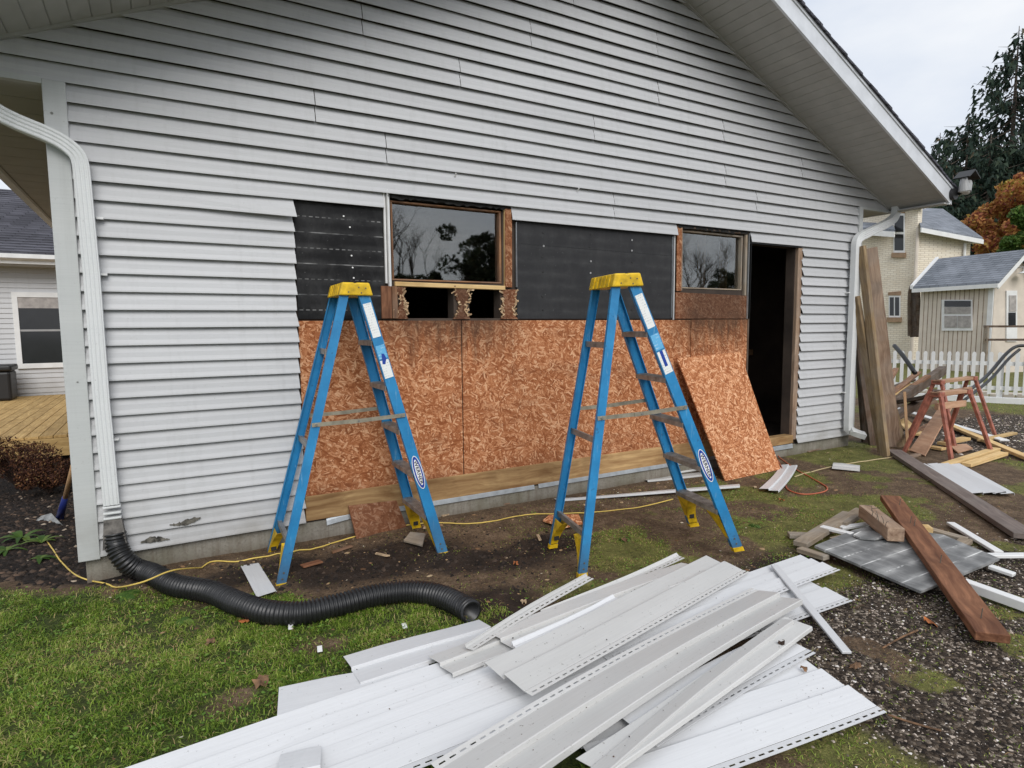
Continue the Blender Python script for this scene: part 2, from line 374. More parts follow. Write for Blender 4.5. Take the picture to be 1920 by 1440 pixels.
MAT['lens'] = m_plain('lamp_lens', (.78, .79, .8), .25)
MAT['white'] = m_plain('white_paint', (.80, .80, .79), .5, var=.04)
MAT['steel'] = m_plain('worn_steel', (.42, .42, .40), .4, metal=.6, var=.3, sc=14)
MAT['bluepaint'] = m_plain('blue_tool_paint', (.02, .035, .20), .4, var=.2)
MAT['brick'] = m_brick('cream_brick')
MAT['sill'] = m_plain('brown_stone_sill', (.36, .24, .15), .8, var=.15)
MAT['tan'] = m_plain('tan_boards', (.70, .62, .53), .7, var=.06, sc=3)
MAT['roof_grey'] = m_shingle('shingle_grey', (.20, .22, .25), (.30, .32, .36))
MAT['roof_dark'] = m_shingle('shingle_dark', (.085, .085, .10), (.14, .14, .165))
MAT['curtain'] = m_plain('curtain_grey', (.42, .39, .37), .9, var=.15, sc=9)
MAT['bark'] = m_plain('bark', (.10, .078, .06), .9, var=.3, sc=12, bump=.6)
MAT['twig'] = m_plain('dark_twig', (.06, .035, .025), .9, var=.3)
MAT['ink'] = m_plain('ink', (.015, .02, .05), .5)
MAT['logo_blue'] = m_plain('logo_blue', (.01, .05, .33), .4)
MAT['label_white'] = None
def m_label(name, a, b, freq):
    t = NT(name); sx = t.n('SeparateXYZ', {0: t.coord()})
    ln = t.math('GREATER_THAN', t.math('FRACT', t.math('MULTIPLY', sx.outputs['X'], freq)), .55)
    nn = t.step(t.noise(t.coord((70, 120, 60)), 1.0, 3), .47, .56); bl = t.step(t.noise(t.coord((1, 1, 1)), 26, 3), .42, .6)
    return t.fin(t.mix(t.math('MULTIPLY', t.math('MULTIPLY', ln, t.math('MULTIPLY', nn, bl)), .5), a, b), .5)
MAT['label_white'] = m_label('printed_label', (.80, .82, .80), (.22, .24, .26), 62)
MAT['label_blue'] = m_label('printed_label_blue', (.12, .42, .70), (.7, .8, .86), 50)
def m_glass(name, tint=(.85, .9, .88), ior=2.0, rough=.014):
    t = NT(name); t.fin(tint, rough); t.b.inputs['Transmission Weight'].default_value = 1.0; t.b.inputs['IOR'].default_value = ior
    t.bump(t.noise(t.coord((1, 1, 1)), 2.3, 2), .02, .02)
    return t.m
MAT['glass'] = m_glass('old_window_glass')
MAT['glass_dark'] = m_plain('far_window_glass', (.03, .032, .035), .08, var=.2, sc=1)
MAT['leaf_orange'] = m_plain('dead_leaf', (.42, .13, .03), .7, var=.35, sc=30)
MAT['leaf_brown'] = m_plain('brown_leaf', (.22, .12, .06), .8, var=.35, sc=30)
MAT['chip'] = m_plain('wood_chip', (.58, .42, .26), .8, var=.3, sc=20)
MAT['grass'] = m_attr('grass_blades', [(0, (.045, .080, .010)), (.30, (.125, .215, .020)), (.60, (.26, .37, .045)), (.82, (.42, .47, .12)), (.92, (.46, .38, .17)), (1, (.46, .30, .15))], .6, .25)
MAT['clover'] = m_attr('clover_leaves', [(0, (.04, .09, .012)), (.5, (.11, .21, .03)), (.85, (.22, .33, .06)), (1, (.34, .36, .12))], .6, .2)
MAT['gravel'] = m_attr('gravel_stones', [(0, (.018, .013, .010)), (.35, (.060, .046, .036)), (.60, (.15, .12, .095)), (.80, (.37, .30, .24)), (.93, (.60, .52, .45)), (1, (.74, .70, .66))], .75)
MAT['mulch'] = m_attr('mulch', [(0, (.010, .008, .007)), (.5, (.034, .025, .020)), (.75, (.085, .058, .042)), (.9, (.17, .11, .075)), (1, (.42, .34, .26))], .85)
MAT['litter'] = m_attr('yard_litter', [(0, (.10, .055, .03)), (.4, (.26, .15, .075)), (.7, (.46, .34, .2)), (1, (.72, .68, .6))], .8)
MAT['needles'] = m_attr('spruce_needles', [(0, (.010, .022, .016)), (.5, (.022, .042, .028)), (.85, (.045, .065, .036)), (1, (.10, .07, .04))], .7, .1)
MAT['maple'] = m_attr('maple_leaves', [(0, (.08, .13, .03)), (.22, (.26, .25, .035)), (.42, (.52, .33, .09)), (.62, (.50, .24, .08)), (.82, (.36, .13, .06)), (1, (.24, .06, .05))], .6, .3)
MAT['greenleaf'] = m_attr('green_leaves', [(0, (.025, .06, .012)), (.6, (.07, .14, .025)), (1, (.16, .22, .05))], .6, .2)
MAT['darkleaf'] = m_attr('dark_leaves', [(0, (.016, .024, .011)), (.6, (.045, .058, .024)), (1, (.12, .09, .035))], .7, .2)
MAT['shrub'] = m_attr('dry_shrub', [(0, (.028, .012, .009)), (.5, (.085, .033, .02)), (.85, (.20, .09, .035)), (1, (.30, .2, .09))], .8)


# ================================================================== GROUND
def sm(x, a, b): t = np.clip((np.asarray(x, float)-a)/(b-a), 0, 1); return t*t*(3-2*t)
def gz(x, y):
    x = np.asarray(x, float); y = np.asarray(y, float)
    z = -.165+.035*sm(y, -.5, -.05)*sm(x, -.6, 0)*sm(x, 8.5, 7.2)
    z = z-.20*sm(y, .6, 4.5)*sm(x, -.2, -.9)-.03*sm(x, 6.5, 9)
    z = z+.05*sm(x, 16, 30)
    d = np.hypot(x-2, y+1); near = sm(d, 14, 6)
    z = z+near*.035*(fbm(x, y, .8, 3, 3)-.5)
    mud = z_mud(x, y)
    z = z+near*(.010+.060*mud)*(fbm(x, y, 7.0, 4, 9)-.5)
    return z
def blob(x, y, cx, cy, rx, ry, rot=0.0):
    c, s_ = math.cos(rot), math.sin(rot); dx = x-cx; dy = y-cy
    return np.exp(-(((dx*c+dy*s_)/rx)**2+((-dx*s_+dy*c)/ry)**2))
def z_mulch(x, y):
    n = (fbm(x, y, 3, 3, 21)-.5)*.25
    return sm(y+n-(.0-.75*(x+.47)), -.10, .10)*sm(x, .0, -.28)*sm(y, 6, 4.8)
def z_mud(x, y):
    m = np.maximum.reduce([blob(x, y, 1.15, -.55, .62, .30), .9*blob(x, y, 1.7, -.85, .55, .22, -.4), .7*blob(x, y, .5, -.35, .5, .18), blob(x, y, 2.2, -.85, .4, .2), .55*blob(x, y, 3.2, -1.85, .7, .25), .75*blob(x, y, 1.45, -1.45, .35, .25)])
    return np.clip(m*1.25, 0, 1)
def z_gravel(x, y):
    n = (fbm(x, y, 2.2, 4, 33)-.5)*.7
    a = sm(-(y+2.12+.10*(x-2.9))+n*.55, -.10, .22)*sm(x, 1.9, 2.4)*sm(x, 9, 7.6)*(1-.85*sm(fbm(x, y, 3.3, 3, 58), .60, .70))
    b = sm(x+n*1.2, 7.6, 8.7)*sm(y, .9, .1)*sm(x, 12.3, 11.4)
    return np.clip(np.maximum(a, b), 0, 1)
def z_lawn(x, y):
    n = (fbm(x, y, 2.5, 4, 5)-.5)
    edge = np.where(x > .05, -.50-.58*np.clip(x-.05, 0, 1.4), -.06-.78*(x+.47))
    a = sm(edge-y+n*.4, -.06, .14)*sm(x+n*.5, 1.5, 1.05)
    bare = np.maximum.reduce([blob(x, y, .18, -1.64, .13, .09, .5), .9*blob(x, y, .62, -1.42, .14, .08, .3), .8*blob(x, y, .85, -1.6, .16, .1), .7*blob(x, y, .5, -1.05, .12, .06)])
    thin = .42*sm(fbm(x, y, 2.1, 4, 63), .57, .72)
    return np.clip(a*(1-bare)*(1-thin), 0, 1)
def z_moss(x, y):
    n = fbm(x, y, 1.9, 5, 13)
    a = sm(n, .38, .60)*sm(x, 1.5, 2.1)*sm(y, -.18, -.4)
    c = sm(fbm(x, y, 1.4, 4, 44), .42, .6)*np.clip(sm(x, 5.4, 6.2)+sm(y, -2.2, -3.2), 0, 1)
    far = sm(x, 11.6, 12.3)
    return np.clip(np.maximum(np.maximum(a*sm(x, 7, 6), c*.8), far)*(1-.8*z_gravel(x, y)), 0, 1)

def axis(fine0, fine1, step, lo, hi, grow=1.22):
    a = list(np.arange(fine0, fine1+1e-6, step)); s_ = step
    while a[-1] < hi: s_ *= grow; a.append(a[-1]+s_)
    s_ = step; pre = []; cur = fine0
    while cur > lo: s_ *= grow; cur -= s_; pre.append(cur)
    return np.array(pre[::-1]+a)
gx = axis(-1.6, 6.4, .033, -180, 260); gy = axis(-4.2, .7, .033, -180, 220)
X, Y = np.meshgrid(gx, gy); Z = gz(X, Y)
V = np.stack([X.ravel(), Y.ravel(), Z.ravel()], 1); nx = len(gx)
ii = (np.arange(len(gy)-1)[:, None]*nx+np.arange(nx-1)[None, :]).ravel()
F = np.stack([ii, ii+1, ii+1+nx, ii+nx], 1)
xx, yy = V[:, 0].astype(float), V[:, 1].astype(float)
me = np_mesh('ground', V, F, {'mulch': z_mulch(xx, yy), 'mud': z_mud(xx, yy), 'gravelw': z_gravel(xx, yy), 'lawn': z_lawn(xx, yy), 'moss': z_moss(xx, yy)})
me.polygons.foreach_set('use_smooth', [True]*len(me.polygons))
t = NT('yard_ground'); at = lambda n_: t.n('Attribute', attribute_name=n_).outputs['Fac']
c = t.coord(); nf = t.noise(c, 38, 5, .7); nh = t.noise(c, 150, 3, .6); nm = t.noise(c, 7, 5, .6); nl = t.noise(c, 1.3, 5, .6)
soil = t.ramp(t.math('ADD', t.math('MULTIPLY', nf, .35), t.math('ADD', t.math('MULTIPLY', nm, .3), t.math('MULTIPLY', nh, .35))), [(.34, (.030, .018, .011)), (.5, (.115, .076, .046)), (.66, (.30, .21, .135))])
mudc = t.ramp(nm, [(.3, (.016, .011, .008)), (.7, (.048, .033, .024))])
turf = t.ramp(t.math('ADD', t.math('MULTIPLY', nf, .6), t.math('MULTIPLY', nh, .4)), [(.32, (.016, .020, .007)), (.5, (.045, .062, .014)), (.68, (.12, .14, .035))])
mossc = t.ramp(t.math('ADD', t.math('MULTIPLY', nf, .35), t.math('ADD', t.math('MULTIPLY', nm, .3), t.math('MULTIPLY', nh, .35))), [(.34, (.030, .025, .010)), (.46, (.10, .10, .028)), (.57, (.19, .185, .055)), (.68, (.34, .28, .14))])
vv = t.voro(t.coord(), 62); gvc = t.n('SeparateColor', {0: vv.outputs['Color']}).outputs[0]
grv = t.ramp(t.math('ADD', t.math('MULTIPLY', gvc, .7), t.math('MULTIPLY', nh, .3)), [(.15, (.012, .008, .006)), (.5, (.045, .032, .022)), (.72, (.10, .074, .052)), (.86, (.30, .25, .20))])
mulc = t.ramp(nf, [(.3, (.006, .005, .005)), (.7, (.035, .026, .022))])
brk = t.math('SUBTRACT', nm, .5)
def soft(n_, a=.35, b=.65): return t.step(t.math('ADD', at(n_), t.math('MULTIPLY', brk, .8)), a, b)
col = t.mix(soft('moss'), soil, mossc); col = t.mix(soft('lawn'), col, turf); col = t.mix(soft('mud'), col, mudc)
col = t.mix(soft('gravelw'), col, grv); col = t.mix(soft('mulch'), col, mulc)
wet = t.math('MULTIPLY_ADD', t.math('MULTIPLY', at('mud'), t.step(nm, .4, .6)), -.35, .92)
h = t.math('ADD', nf, t.math('MULTIPLY', t.math('MULTIPLY', soft('gravelw'), t.math('SUBTRACT', 1.0, vv.outputs['Distance'])), .8))
t.bump(h, .8, .02)
ground = link('ground', me, t.fin(col, wet, spec=.25)); tag(ground, kind='structure')

# ================================================================== THE STRIPPED BUILDING
H = .1016; XL, XR = -.47, 7.05; APX, APZ, SL = 3.3, 4.60, .4525; EZ = 2.642; OV = .65; XE0, XE1 = APX-(APZ-EZ)/SL, APX+(APZ-EZ)/SL
house = empty('gable_building', (3.3, 0, 0)); tag(house, 'grey vinyl-sided gable building with its lower wall stripped to orange board', 'building')
def hb(mb, name, mat, parent=None, **k):
    o = mb.build(name, mat, parent or house, **k)
    o.matrix_parent_inverse = Matrix.Translation((-3.3, 0, 0)); return o
def sub(mb, name, mat, parent, **k):
    o = mb.build(name, mat, parent, **k); return o
# structural wall with openings
OPEN = [(5.235, 5.945, .06, 2.125), (1.455, 2.345, 1.645, 2.20), (4.275, 5.115, 1.655, 2.195), (1.53, 1.93, 1.375, 1.605), (2.06, 2.33, 1.375, 1.605)]
xs = sorted({XL+.02, XR-.02}|{a for o_ in OPEN for a in o_[:2]}); zs = sorted({-.02, EZ}|{a for o_ in OPEN for a in o_[2:]})
mb = MB()
for a, b in zip(xs, xs[1:]):
    for c0, c1 in zip(zs, zs[1:]):
        mxx, mz = (a+b)/2, (c0+c1)/2
        if not any(o_[0] < mxx < o_[1] and o_[2] < mz < o_[3] for o_ in OPEN): mb.box(a, b, .014, .12, c0, c1)
mb.prism([(XE0, .014, EZ), (XE1, .014, EZ), (APX, .014, APZ)], (0, .1, 0))
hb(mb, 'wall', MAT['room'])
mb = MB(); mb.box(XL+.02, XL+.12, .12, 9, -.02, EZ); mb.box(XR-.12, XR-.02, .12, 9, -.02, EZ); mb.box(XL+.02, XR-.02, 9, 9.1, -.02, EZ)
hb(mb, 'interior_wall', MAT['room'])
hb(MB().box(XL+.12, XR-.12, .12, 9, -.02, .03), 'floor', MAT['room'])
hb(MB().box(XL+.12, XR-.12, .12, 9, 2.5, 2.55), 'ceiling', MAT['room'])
for x in (5.55, 5.95, 6.35, 6.75): 
    hb(MB().box(x, x+.04, 1.3, 1.4, .03, 2.5), 'stud', MAT['stud'])
hb(MB().box(5.0, 6.9, 1.27, 1.298, .9, .98), 'stud', MAT['stud'])
fo = hb(MB().box(XL+.03, XR-.01, .0, .2, -.75, -.012), 'foundation', MAT['concrete'])
hb(MB().box(XL+.03, XL+.2, .2, 9, -.75, -.012), 'foundation', MAT['concrete'])

# siding: each double course is a panel of its own
def siding_rows(rows, yo=0.0, bulge=None):
    """rows: list of (k, xl_bottom, xl_top, xr_bottom, xr_top)"""
    mb = MB()
    for (k, a0, a1, b0, b1) in rows:
        z0 = k*H; prof = [(-.030, z0+.060), (-.0365, z0+.003), (-.0372, z0), (-.0395, z0+.0002), (-.0405, z0+.002), (-.0398, z0+.010), (-.0135, z0+H-.004), (-.0125, z0+H+.003)]
        n = max(1, int((b0-a0)/.5)); st = []
        for i in range(n+1):
            f = i/n; ring = []
            for y, z in prof:
                h = min(max((z-z0)/H, 0), 1); xl = a0+(a1-a0)*h; xr = b0+(b1-b0)*h; x = xl+(xr-xl)*f
                dy = yo+.0026*math.sin(x*2.1+k*1.7)+.0014*math.sin(x*5.3+k*.6)
                dz = .0014*math.sin(x*1.3+k*.9)
                if bulge and k == bulge[0]:
                    q = max(0, (x-bulge[1])/(bulge[2]-bulge[1]))**2; dy -= bulge[3]*q*(1-h*.7); dz -= bulge[3]*.55*q*(1-h)
                ring.append((x, y+dy, z+dz))
            st.append(ring)
        m = len(prof); base = len(mb.v)
        for r_ in st: mb.v += r_
        for i in range(n):
            for j in range(m-1):
                a = base+i*m+j; mb.f.append((a, a+m, a+m+1, a+1))
    return mb
SEAM = {22: [3.43], 24: [1.42, 5.25], 26: [.95, 4.79], 28: [3.21, 5.95], 30: [1.99, 4.75], 32: [1.28, 3.92], 34: [2.6], 36: [3.9], 38: [3.0]}
def xlim(z):
    return APX-(APZ-z)/SL, APX+(APZ-z)/SL
rnd_cut = lambda: random.uniform(-.006, .006)
for p0 in range(0, 46, 2):
    segs = []
    if p0 < 20: segs = [[(k, XL+.10, XL+.10, .792+rnd_cut(), .786+rnd_cut()) for k in (p0, p0+1)], [(k, 6.035-.012*((k % 2))+rnd_cut(), 6.005+rnd_cut(), XR-.04, XR-.04) for k in (p0, p0+1)]]
    elif p0 == 20:
        segs = [[(20, XL+.10, XL+.10, .806, .792), (21, XL+.10, XL+.10, 1.395, 1.395)], [(21, 2.42, 2.42, 4.18, 4.18)], [(20, 6.03, 6.005, XR-.04, XR-.04), (21, 5.19, 5.19, XR-.04, XR-.04)]]
    else:
        rows = []
        for k in (p0, p0+1):
            z0, z1 = k*H, (k+1)*H
            if z0 > APZ-.04: continue
            if k < 26: rows.append((k, XL+.10, XL+.10, XR-.04, XR-.04))
            else:
                a0, b0 = xlim(z0); a1, b1 = xlim(min(z1, APZ-.005)); rows.append((k, a0, a1, b0, b1))
        cuts = SEAM.get(p0, []); segs = []; prev = None
        for c_ in cuts+[None]:
            seg = []
            for (k, a0, a1, b0, b1) in rows:
                la = (a0, a1) if prev is None else (prev+.0055, prev+.0055); lb = (b0, b1) if c_ is None else (c_, c_)
                seg.append((k, la[0], la[1], lb[0], lb[1]))
            segs.append(seg); prev = c_
    for i, sg in enumerate(segs):
        if sg: hb(siding_rows(sg, yo=.0012*(i % 2), bulge=(20, .2, .8, .022) if p0 == 20 and i == 0 else None), 'siding_panel', MAT['siding'])
# dirt-filled tears low on the left panels
for (u0, v0, u1, v1) in ((318, 982, 376, 972), (264, 1018, 318, 1010)):
    mb = MB(); n = 22; top = []; bot = []
    for i in range(n+1):
        f = i/n; u = u0+(u1-u0)*f; v = v0+(v1-v0)*f; hgt = (8+2.5*math.sin(f*5+u0)+random.uniform(-3.5, 3.5))*math.sin(math.pi*min(max(f, .05), .95))**.6; v += 4*math.sin(f*3.1+.4)*(1 if u0 > 300 else -.6)
        top.append(W(u, v-hgt*.6, -.0405)); bot.append(W(u, v+hgt*.35+1.2, -.0425))
    mb.add(top+bot, [(i, i+1, n+2+i, n+1+i) for i in range(n)]); o = hb(mb, 'dirt_stain', m_plain('hole_dirt', (.13, .12, .10), .9, var=.45, sc=40))
# corner posts
mb = MB(); mb.box(XL, XL+.105, -.047, .08, -.012, EZ-.002); mb.box(XL, XL+.02, .08, .11, -.012, EZ-.002); o = bevel(hb(mb, 'corner_post', MAT['post']), .004)
mb = MB(); mb.box(XR-.05, XR+.02, -.047, .08, 0, EZ-.002); bevel(hb(mb, 'corner_post', MAT['post']), .004)
for z in (2.42, 1.02): hb(MB().tube([W(97, 212, -.035), W(97, 212, -.05)], .007, 8) if z > 2 else MB().tube([(XL+.06, -.034, z), (XL+.06, -.05, z)], .005, 8), 'screw', MAT['steel'])
# trim under the gable returns
hb(MB().box(XE0-.02, XL+.0, -.045, .0, EZ-.026, EZ+.004), 'trim_strip', MAT['post'])
hb(MB().box(XR+.02, XE1+.02, -.045, .0, EZ-.026, EZ+.004), 'trim_strip', MAT['post'])
# rake soffit panels, one by one
def rake(side):
    ang = math.atan(SL); c_, s_ = math.cos(ang), math.sin(ang); L = (XE1-APX)/c_+.03
    pw = .305; n = int(L/pw)+1
    for i in range(n):
        a, b = i*pw, min((i+1)*pw, L); mb = MB(); prof = []
        k = 3
        for j in range(k):
            p = a+(b-a)*j/k; q = a+(b-a)*(j+1)/k; prof += [(p, .006), (p+.005, .006), (p+.007, 0), (q-.001, 0), (q, .006)]
        pts = lambda y: [(APX+side*(d*c_-hh*0), y, APZ-d*s_+hh*1.0) for d, hh in prof]
        A = pts(-.006); B = pts(-OV); m = len(A); mb.add(A+B, [(j, j+1, m+j+1, m+j) if side > 0 else (j+1, j, m+j, m+j+1) for j in range(m-1)])
        hb(mb, 'soffit_panel', MAT['soffit'])
    # J trim along the wall
    P = lambda d, y, h: Vector((APX+side*d*c_, y, APZ-d*s_+h))
    mb = MB(); mb.hexa([P(0, -.048, -.016), P(L, -.048, -.016), P(L, -.001, -.016), P(0, -.001, -.016)], [P(0, -.048, .01), P(L, -.048, .01), P(L, -.001, .01), P(0, -.001, .01)]); hb(mb, 'rake_trim', MAT['soffit'])
    # fascia and drip edge
    mb = MB(); mb.hexa([P(0, -OV-.022, -.012), P(L+.02, -OV-.022, -.012), P(L+.02, -OV, -.012), P(0, -OV, -.012)], [P(0, -OV-.022, .165), P(L+.02, -OV-.022, .165), P(L+.02, -OV, .165), P(0, -OV, .165)]); hb(mb, 'rake_fascia', MAT['fascia'])
    mb = MB(); mb.hexa([P(0, -OV-.032, .150), P(L+.06, -OV-.032, .150), P(L+.06, -OV-.0225, .150), P(0, -OV-.0225, .150)], [P(0, -OV-.032, .195), P(L+.06, -OV-.032, .195), P(L+.06, -OV-.0225, .195), P(0, -OV-.0225, .195)]); hb(mb, 'drip_edge', MAT['fascia'])
    # shingled roof plane, course by course
    mb = MB(); d = 0.0
    while d < L+.08:
        d2 = min(d+.14, L+.1); n2 = 14; y0 = -OV-.05
        for (ya, yb) in [(y0+9.9*q/n2, y0+9.9*(q+1)/n2) for q in range(n2)]:
            jit = random.uniform(-.006, .006)
            mb.hexa([P(d, ya+jit, .178), P(d2, ya+jit, .178), P(d2, yb, .178), P(d, yb, .178)], [P(d, ya+jit, .196), P(d2, ya+jit, .203), P(d2, yb, .203), P(d, yb, .196)])
        d = d2
    ro = hb(mb, 'roof', MAT['roof_dark']); ro['kind'] = 'stuff'
    # eave: level soffit, eave fascia, gutter
    x0, x1 = (XR+.02, XE1) if side > 0 else (XE0, XL)
    mb = MB(); yy0 = -.034
    n = int((9-yy0)/.3)
    for q in range(n):
        mb = MB(); ya = yy0+q*.3; mb.box(x0, x1, ya+.003, ya+.297, EZ-.024, EZ-.016); mb.box(x0, x1, ya+.0, ya+.003, EZ-.020, EZ-.014); hb(mb, 'soffit_panel', MAT['soffit'])
    ex = XE1 if side > 0 else XE0
    a, b = (ex-.005, ex+.02) if side > 0 else (ex-.02, ex+.005)
    hb(MB().box(a, b, -OV-.02, 9, EZ-.03, EZ+.16), 'eave_fascia', MAT['fascia'] if side > 0 else MAT['soffit'])
    g0, g1 = (ex+.022, ex+.135) if side > 0 else (ex-.135, ex-.022)
    mb = MB(); mb.prism([(g0, -OV+.02, EZ+.03), (g1, -OV+.02, EZ+.06), (g1, -OV+.02, EZ+.14), (g0, -OV+.02, EZ+.14)], (0, 9.6, 0)); hb(mb, 'gutter', MAT['trim'])
rake(1); rake(-1)
# closing board at the foot of the right and left rake overhang
for ex, sgn in ((XE1, 1), (XE0, -1)):
    mb = MB(); a, b = (ex-.32, ex-.004) if sgn > 0 else (ex+.004, ex+.32)
    mb.prism([(ex-sgn*.004, -OV, EZ-.028), (ex-sgn*.004, -.036, EZ-.028), (ex-sgn*.004, -.036, EZ-.012), (ex-sgn*.004, -OV, EZ-.012)], (-sgn*.06, 0, 0)); hb(mb, 'soffit_return', MAT['soffit'])

# ---- stripped part of the wall
def osb_sheet(pts, name, mat, y0, th=.011, parent=None):
    P = [Vector((x, y0, z)) for x, z in pts]; mb = MB().prism(P, (0, -th, 0)); return hb(mb, name, mat, parent)
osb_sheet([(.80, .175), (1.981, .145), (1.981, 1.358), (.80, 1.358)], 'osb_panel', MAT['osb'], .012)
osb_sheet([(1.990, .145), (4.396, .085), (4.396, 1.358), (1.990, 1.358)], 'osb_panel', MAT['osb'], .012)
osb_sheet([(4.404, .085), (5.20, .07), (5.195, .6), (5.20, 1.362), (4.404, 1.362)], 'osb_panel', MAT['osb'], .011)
osb_sheet([(4.19, 1.37), (5.175, 1.37), (5.17, 1.60), (4.19, 1.615)], 'osb_panel', MAT['osb_wet'], .008, .014)
for a, b in ((.795, 2.9), (2.905, 5.21)):
    o = MB().box(-(b-a)/2, (b-a)/2, -.015, .03, -.085, .085).build('bottom_plate', MAT['plate'], house); o.location = ((a+b)/2-3.3, .005, .088); bevel(o)
osb_s = osb_sheet([(.80, 1.37), (1.392, 1.37), (1.392, 2.135), (.80, 2.135)], 'black_sheet', MAT['black_sheet'], .010, .014)
osb_sheet([(2.475, 1.37), (4.155, 1.37), (4.155, 2.135), (2.475, 2.135)], 'black_sheet', MAT['black_plain'], .010, .014)
osb_sheet([(2.475, 1.96), (4.155, 1.945), (4.155, 1.949), (2.475, 1.964)], 'sheet_joint', MAT['black'], -.0041, .001)
# fasteners in the charcoal sheet
for x in (2.72, 3.2, 3.66):
    for z in np.arange(1.44, 2.1, .105):
        if random.random() < .75:
            mb = MB(); zz = z+random.uniform(-.012, .012); xx_ = x+random.uniform(-.008, .008); mb.tube([(xx_, -.004, zz), (xx_, -.0075, zz)], .0085, 8); hb(mb, 'fastener', MAT['rubber'] if random.random() < .75 else MAT['lampgrey'])
for x, z in ((1.16, 1.99), (1.165, 1.80), (1.17, 1.72), (1.175, 1.65), (1.12, 2.06)):
    hb(MB().tube([(x, -.004, z), (x, -.0075, z)], .006, 8), 'fastener', MAT['trim'])
# flashing strips over the foundation
def flash(pts, z0, th=.045):
    mb = MB(); A = []
    for x, z in pts: A += [(x, -.006, z-th), (x, -.016, z-th+.002), (x, -.010, z-.012), (x, -.006, z), (x, .0, z)]
    n = len(pts); mb.add(A, [(i*5+j, i*5+5+j, i*5+6+j, i*5+1+j) for i in range(n-1) for j in range(4)]); return hb(mb, 'flashing', MAT['flash'])
flash([(.93, -.002), (1.1, .018), (1.4, .012), (2.0, .012), (2.62, .012)], 0); flash([(2.66, .014), (3.4, .014), (4.2, .012), (5.2, .014)], 0); flash([(5.25, -.0), (5.98, .0)], 0, .05)
# vertical channels
def chan(x0, x1, z0, z1, mat='trim', y=-.004, pr=.018):
    mb = MB(); mb.box(x0, x1, y-.003, y, z0, z1); mb.box(x0, x0+.003, y-pr, y-.003, z0, z1); return hb(mb, 'channel_strip', MAT[mat])
chan(1.396, 1.414, 1.62, 2.25, 'trim'); chan(1.418, 1.442, 1.60, 2.262, 'trim', -.006, .03); chan(2.462, 2.474, 1.62, 2.12, 'flash'); chan(4.135, 4.142, 1.38, 2.12, 'flash', -.0045, .01); chan(4.157, 4.172, 1.36, 2.13, 'trim', -.004, .012); chan(5.172, 5.19, 1.37, 2.22, 'flash'); chan(5.205, 5.222, 1.37, 2.12, 'black')
hb(MB().box(1.442, 2.425, -.030, -.004, 2.243, 2.262), 'head_trim', MAT['trim'])
hb(MB().box(4.18, 5.20, -.024, -.004, 2.238, 2.248), 'head_trim', MAT['black'])
hb(MB().box(5.19, 6.01, -.022, .0, 2.122, 2.134), 'head_trim', MAT['black'])

def board(name, a, b, wd, th, mat, parent=None, up=(0, 0, 1), bev=.003, jag=0.0, label=None, cat=None, group=None, sag=0.0):
    """a real board from a to b; local x runs along the grain"""
    a = Vector(a); b = Vector(b); x = (b-a).normalized(); u_ = Vector(up); y = u_.cross(x)
    if y.length < 1e-3: y = Vector((0, 1, 0)).cross(x)
    y.normalize(); z = x.cross(y); L = (b-a).length
    mb = MB(); n = 6 if sag else 1
    if sag == 0 and not jag: mb.box(-L/2, L/2, -wd/2, wd/2, -th/2, th/2)
    else:
        for i in range(n+1):
            f = i/n; xx_ = -L/2+L*f; dz = sag*4*f*(1-f)
            e0 = random.uniform(-jag, jag) if i in (0, n) else 0; e1 = random.uniform(-jag, jag) if i in (0, n) else 0
            mb.v += [(xx_+e0, -wd/2, -th/2+dz), (xx_+e1, wd/2, -th/2+dz), (xx_+e1, wd/2, th/2+dz), (xx_+e0, -wd/2, th/2+dz)]
        for i in range(n):
            for j in range(4): q = i*4; mb.f.append((q+j, q+(j+1) % 4, q+4+(j+1) % 4, q+4+j))
        mb.f += [(3, 2, 1, 0), (n*4, n*4+1, n*4+2, n*4+3)]
    o = mb.build(name, mat, parent)
    m = Matrix((x, y, z)).transposed().to_4x4(); m.translation = (a+b)/2
    if parent: m = Matrix.Translation(-parent.location) @ m
    o.matrix_local = m
    if bev: bevel(o, bev, 1)
    if label: tag(o, label, cat, group)
    return o
HP = Vector((3.3, 0, 0))
# window units: wooden frame bars, pane, weathered trim
def window(x0, x1, z0, z1, frame_mat, fw_):
    wn = empty('window', (0, 0, 0), parent=house); wn.location = (-3.3, 0, 0)
    g = MB().box(x0+fw_, x1-fw_, .052, .058, z0+fw_, z1-fw_).build('pane', MAT['glass'], wn)
    for (a, b, c_, d_) in ((x0, x1, z1-fw_, z1), (x0, x1, z0, z0+fw_*.8)): 
        o = MB().box(-(b-a)/2, (b-a)/2, -.03, .03, -(d_-c_)/2, (d_-c_)/2).build('frame', frame_mat, wn, loc=((a+b)/2, .044, (c_+d_)/2)); bevel(o, .004)
    for (a, b) in ((x0, x0+fw_), (x1-fw_, x1)):
        o = board('frame', ((a+b)/2, .044, z0+fw_*.8), ((a+b)/2, .044, z1-fw_), .06, b-a, frame_mat, None, up=(1, 0, 0), bev=.004); o.parent = wn
    return wn
w1 = window(1.445, 2.355, 1.635, 2.215, MAT['wood_old'], .026)
w2 = window(4.262, 5.128, 1.645, 2.205, MAT['wood_grey'], .026)
